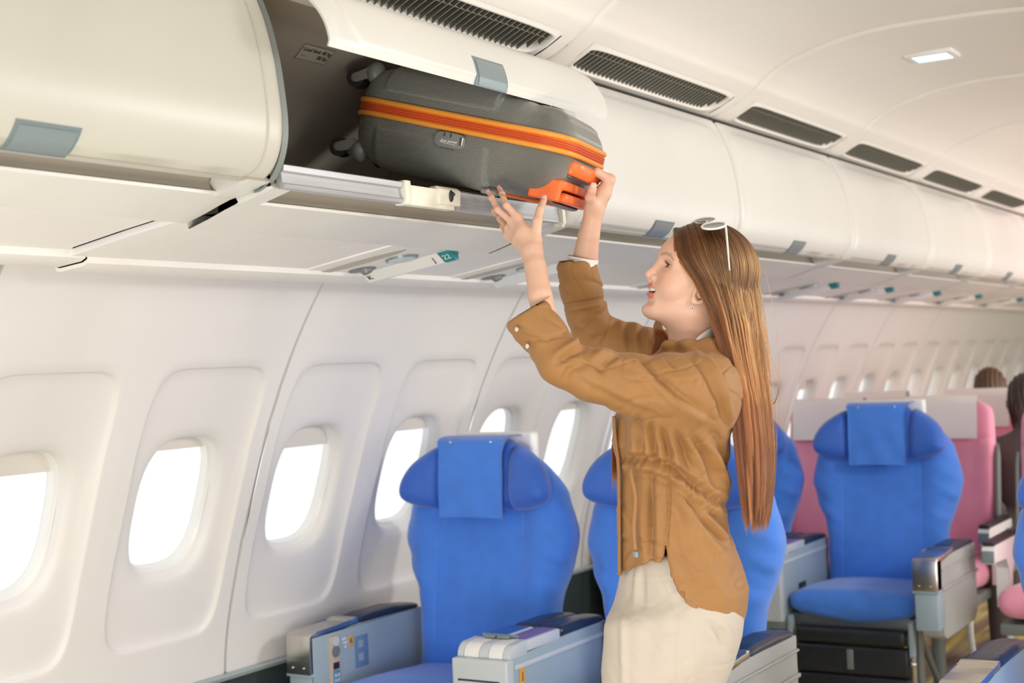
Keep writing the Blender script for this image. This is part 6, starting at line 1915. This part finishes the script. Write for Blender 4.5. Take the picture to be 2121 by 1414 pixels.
# --- sunglasses pushed up on her head
sg = empty('sunglasses', Q(1480, 466, 3.0))
bpy.context.view_layer.update()
def put(o):
    o.parent = sg; o.matrix_parent_inverse = Matrix.Translation(-sg.location); return o
MT['frame'] = mat('white_frame', (.80, .83, .76), .3, coat=.3)
MT['lens'] = mat('dark_tinted_lens', (.055, .040, .045), .08, coat=.6)
tag(sg, 'white framed sunglasses with dark lenses pushed up on brown hair', 'sunglasses')
for cx, cy, D, sc_, in ((1478, 467.5, 2.975, 1.0), (1459, 457, 3.045, .96)):
    c = Q(cx, cy, D); e2 = _R*.98+_U*.14; e2 /= np.linalg.norm(e2); e1 = FH*.90+_U*.30; e1 -= e2*(e1@e2); e1 /= np.linalg.norm(e1)
    t = np.linspace(0, 2*np.pi, 49)
    a, b = .0245*sc_, .0270*sc_
    rim = c+np.outer(np.cos(t), e2)*a+np.outer(np.sin(t), e1)*b
    nrm_ = np.cross(e1, e2)
    o = tube('rim', rim, .0024, MT['frame'], n=10); put(o)
    V = np.r_[rim[:-1], [c+nrm_*.002]]; put(mesh('lens', V, [(i, (i+1) % 48, 48) for i in range(48)], MT['lens']))
put(tube('bridge', catmull(np.array([Q(1466, 464, 3.000), Q(1464, 460, 3.01), Q(1464, 459, 3.02)]), 8), .0024, MT['frame']))
arm = catmull(np.array([Q(1500, 463, 2.972), Q(1503, 470, 2.966), Q(1506, 500, 2.962), Q(1509, 535, 2.964), Q(1511, 560, 2.970)]), 24)
put(tube('temple', arm, np.linspace(.0040, .0026, 24), MT['frame'], n=10, flat=(.5, 1.2)))
put(tube('temple', arm+FH*.155, np.linspace(.0040, .0026, 24), MT['frame'], n=10, flat=(.5, 1.2)))
# ================================================================== two passengers far down the cabin, only their hair shows above the seats
def passenger(x, y, z, label, col, turn):
    root = empty('person', (x, y, 0), turn)
    def f(P):
        d = s_ell(P, (0, 0, z-.12), (.075, .092, .115))
        d = smin(d, s_cone(P, (0, .01, z-.2), (0, .02, z-.34), .05, .055), .03)
        d = smin(d, s_cone(P, (-.13, .02, z-.36), (.13, .02, z-.36), .07, .07), .06)
        d = smin(d, s_cone(P, (0, .02, z-.42), (0, .0, .58), .15, .14), .08)
        for s in (-1, 1):
            d = smin(d, s_chain(P, [(s*.18, .02, z-.38), (s*.20, -.02, z-.60), (s*.12, -.24, .66)], [.05, .042, .032], .02), .03)
            d = smin(d, s_chain(P, [(s*.09, -.02, .56), (s*.11, -.44, .55), (s*.11, -.46, .12)], [.08, .06, .045], .02), .04)
        return d
    V, F = sdf_mesh(f, (-.32, -.60, .05), (.32, .22, z+.03), .011)
    fast_mesh('body', V, F, mat('passenger_clothes', (.10, .08, .08), .8), root)
    def fh(P):
        d = s_ell(P, (0, .012, z-.105), (.092, .105, .118))
        d = smin(d, s_cone(P, (0, .05, z-.16), (0, .075, z-.36), .085, .06), .05)
        return d+.004*np.sin(P[:, 0]*260+2*vnoise(P*20))
    V, F = sdf_mesh(fh, (-.14, -.14, z-.46), (.14, .18, z+.04), .006)
    fast_mesh('hair', V, F, mat('passenger_hair', col, .45, noise=.4, nscale=30, stretch=(8, 8, 1)), root)
    tag(root, label, 'person')
h1 = at(2050, 764, Y=8.30)
passenger(float(h1[0]), 8.28, float(h1[2]), 'person with brown hair seated beyond the second row of pink seats', (.09, .05, .02), 0.15)
h2 = at(2119, 776, Y=6.9)
passenger(-1.43, 6.88, float(h2[2]), 'person with dark hair at the right edge behind the pink seats', (.035, .022, .015), 0.1)
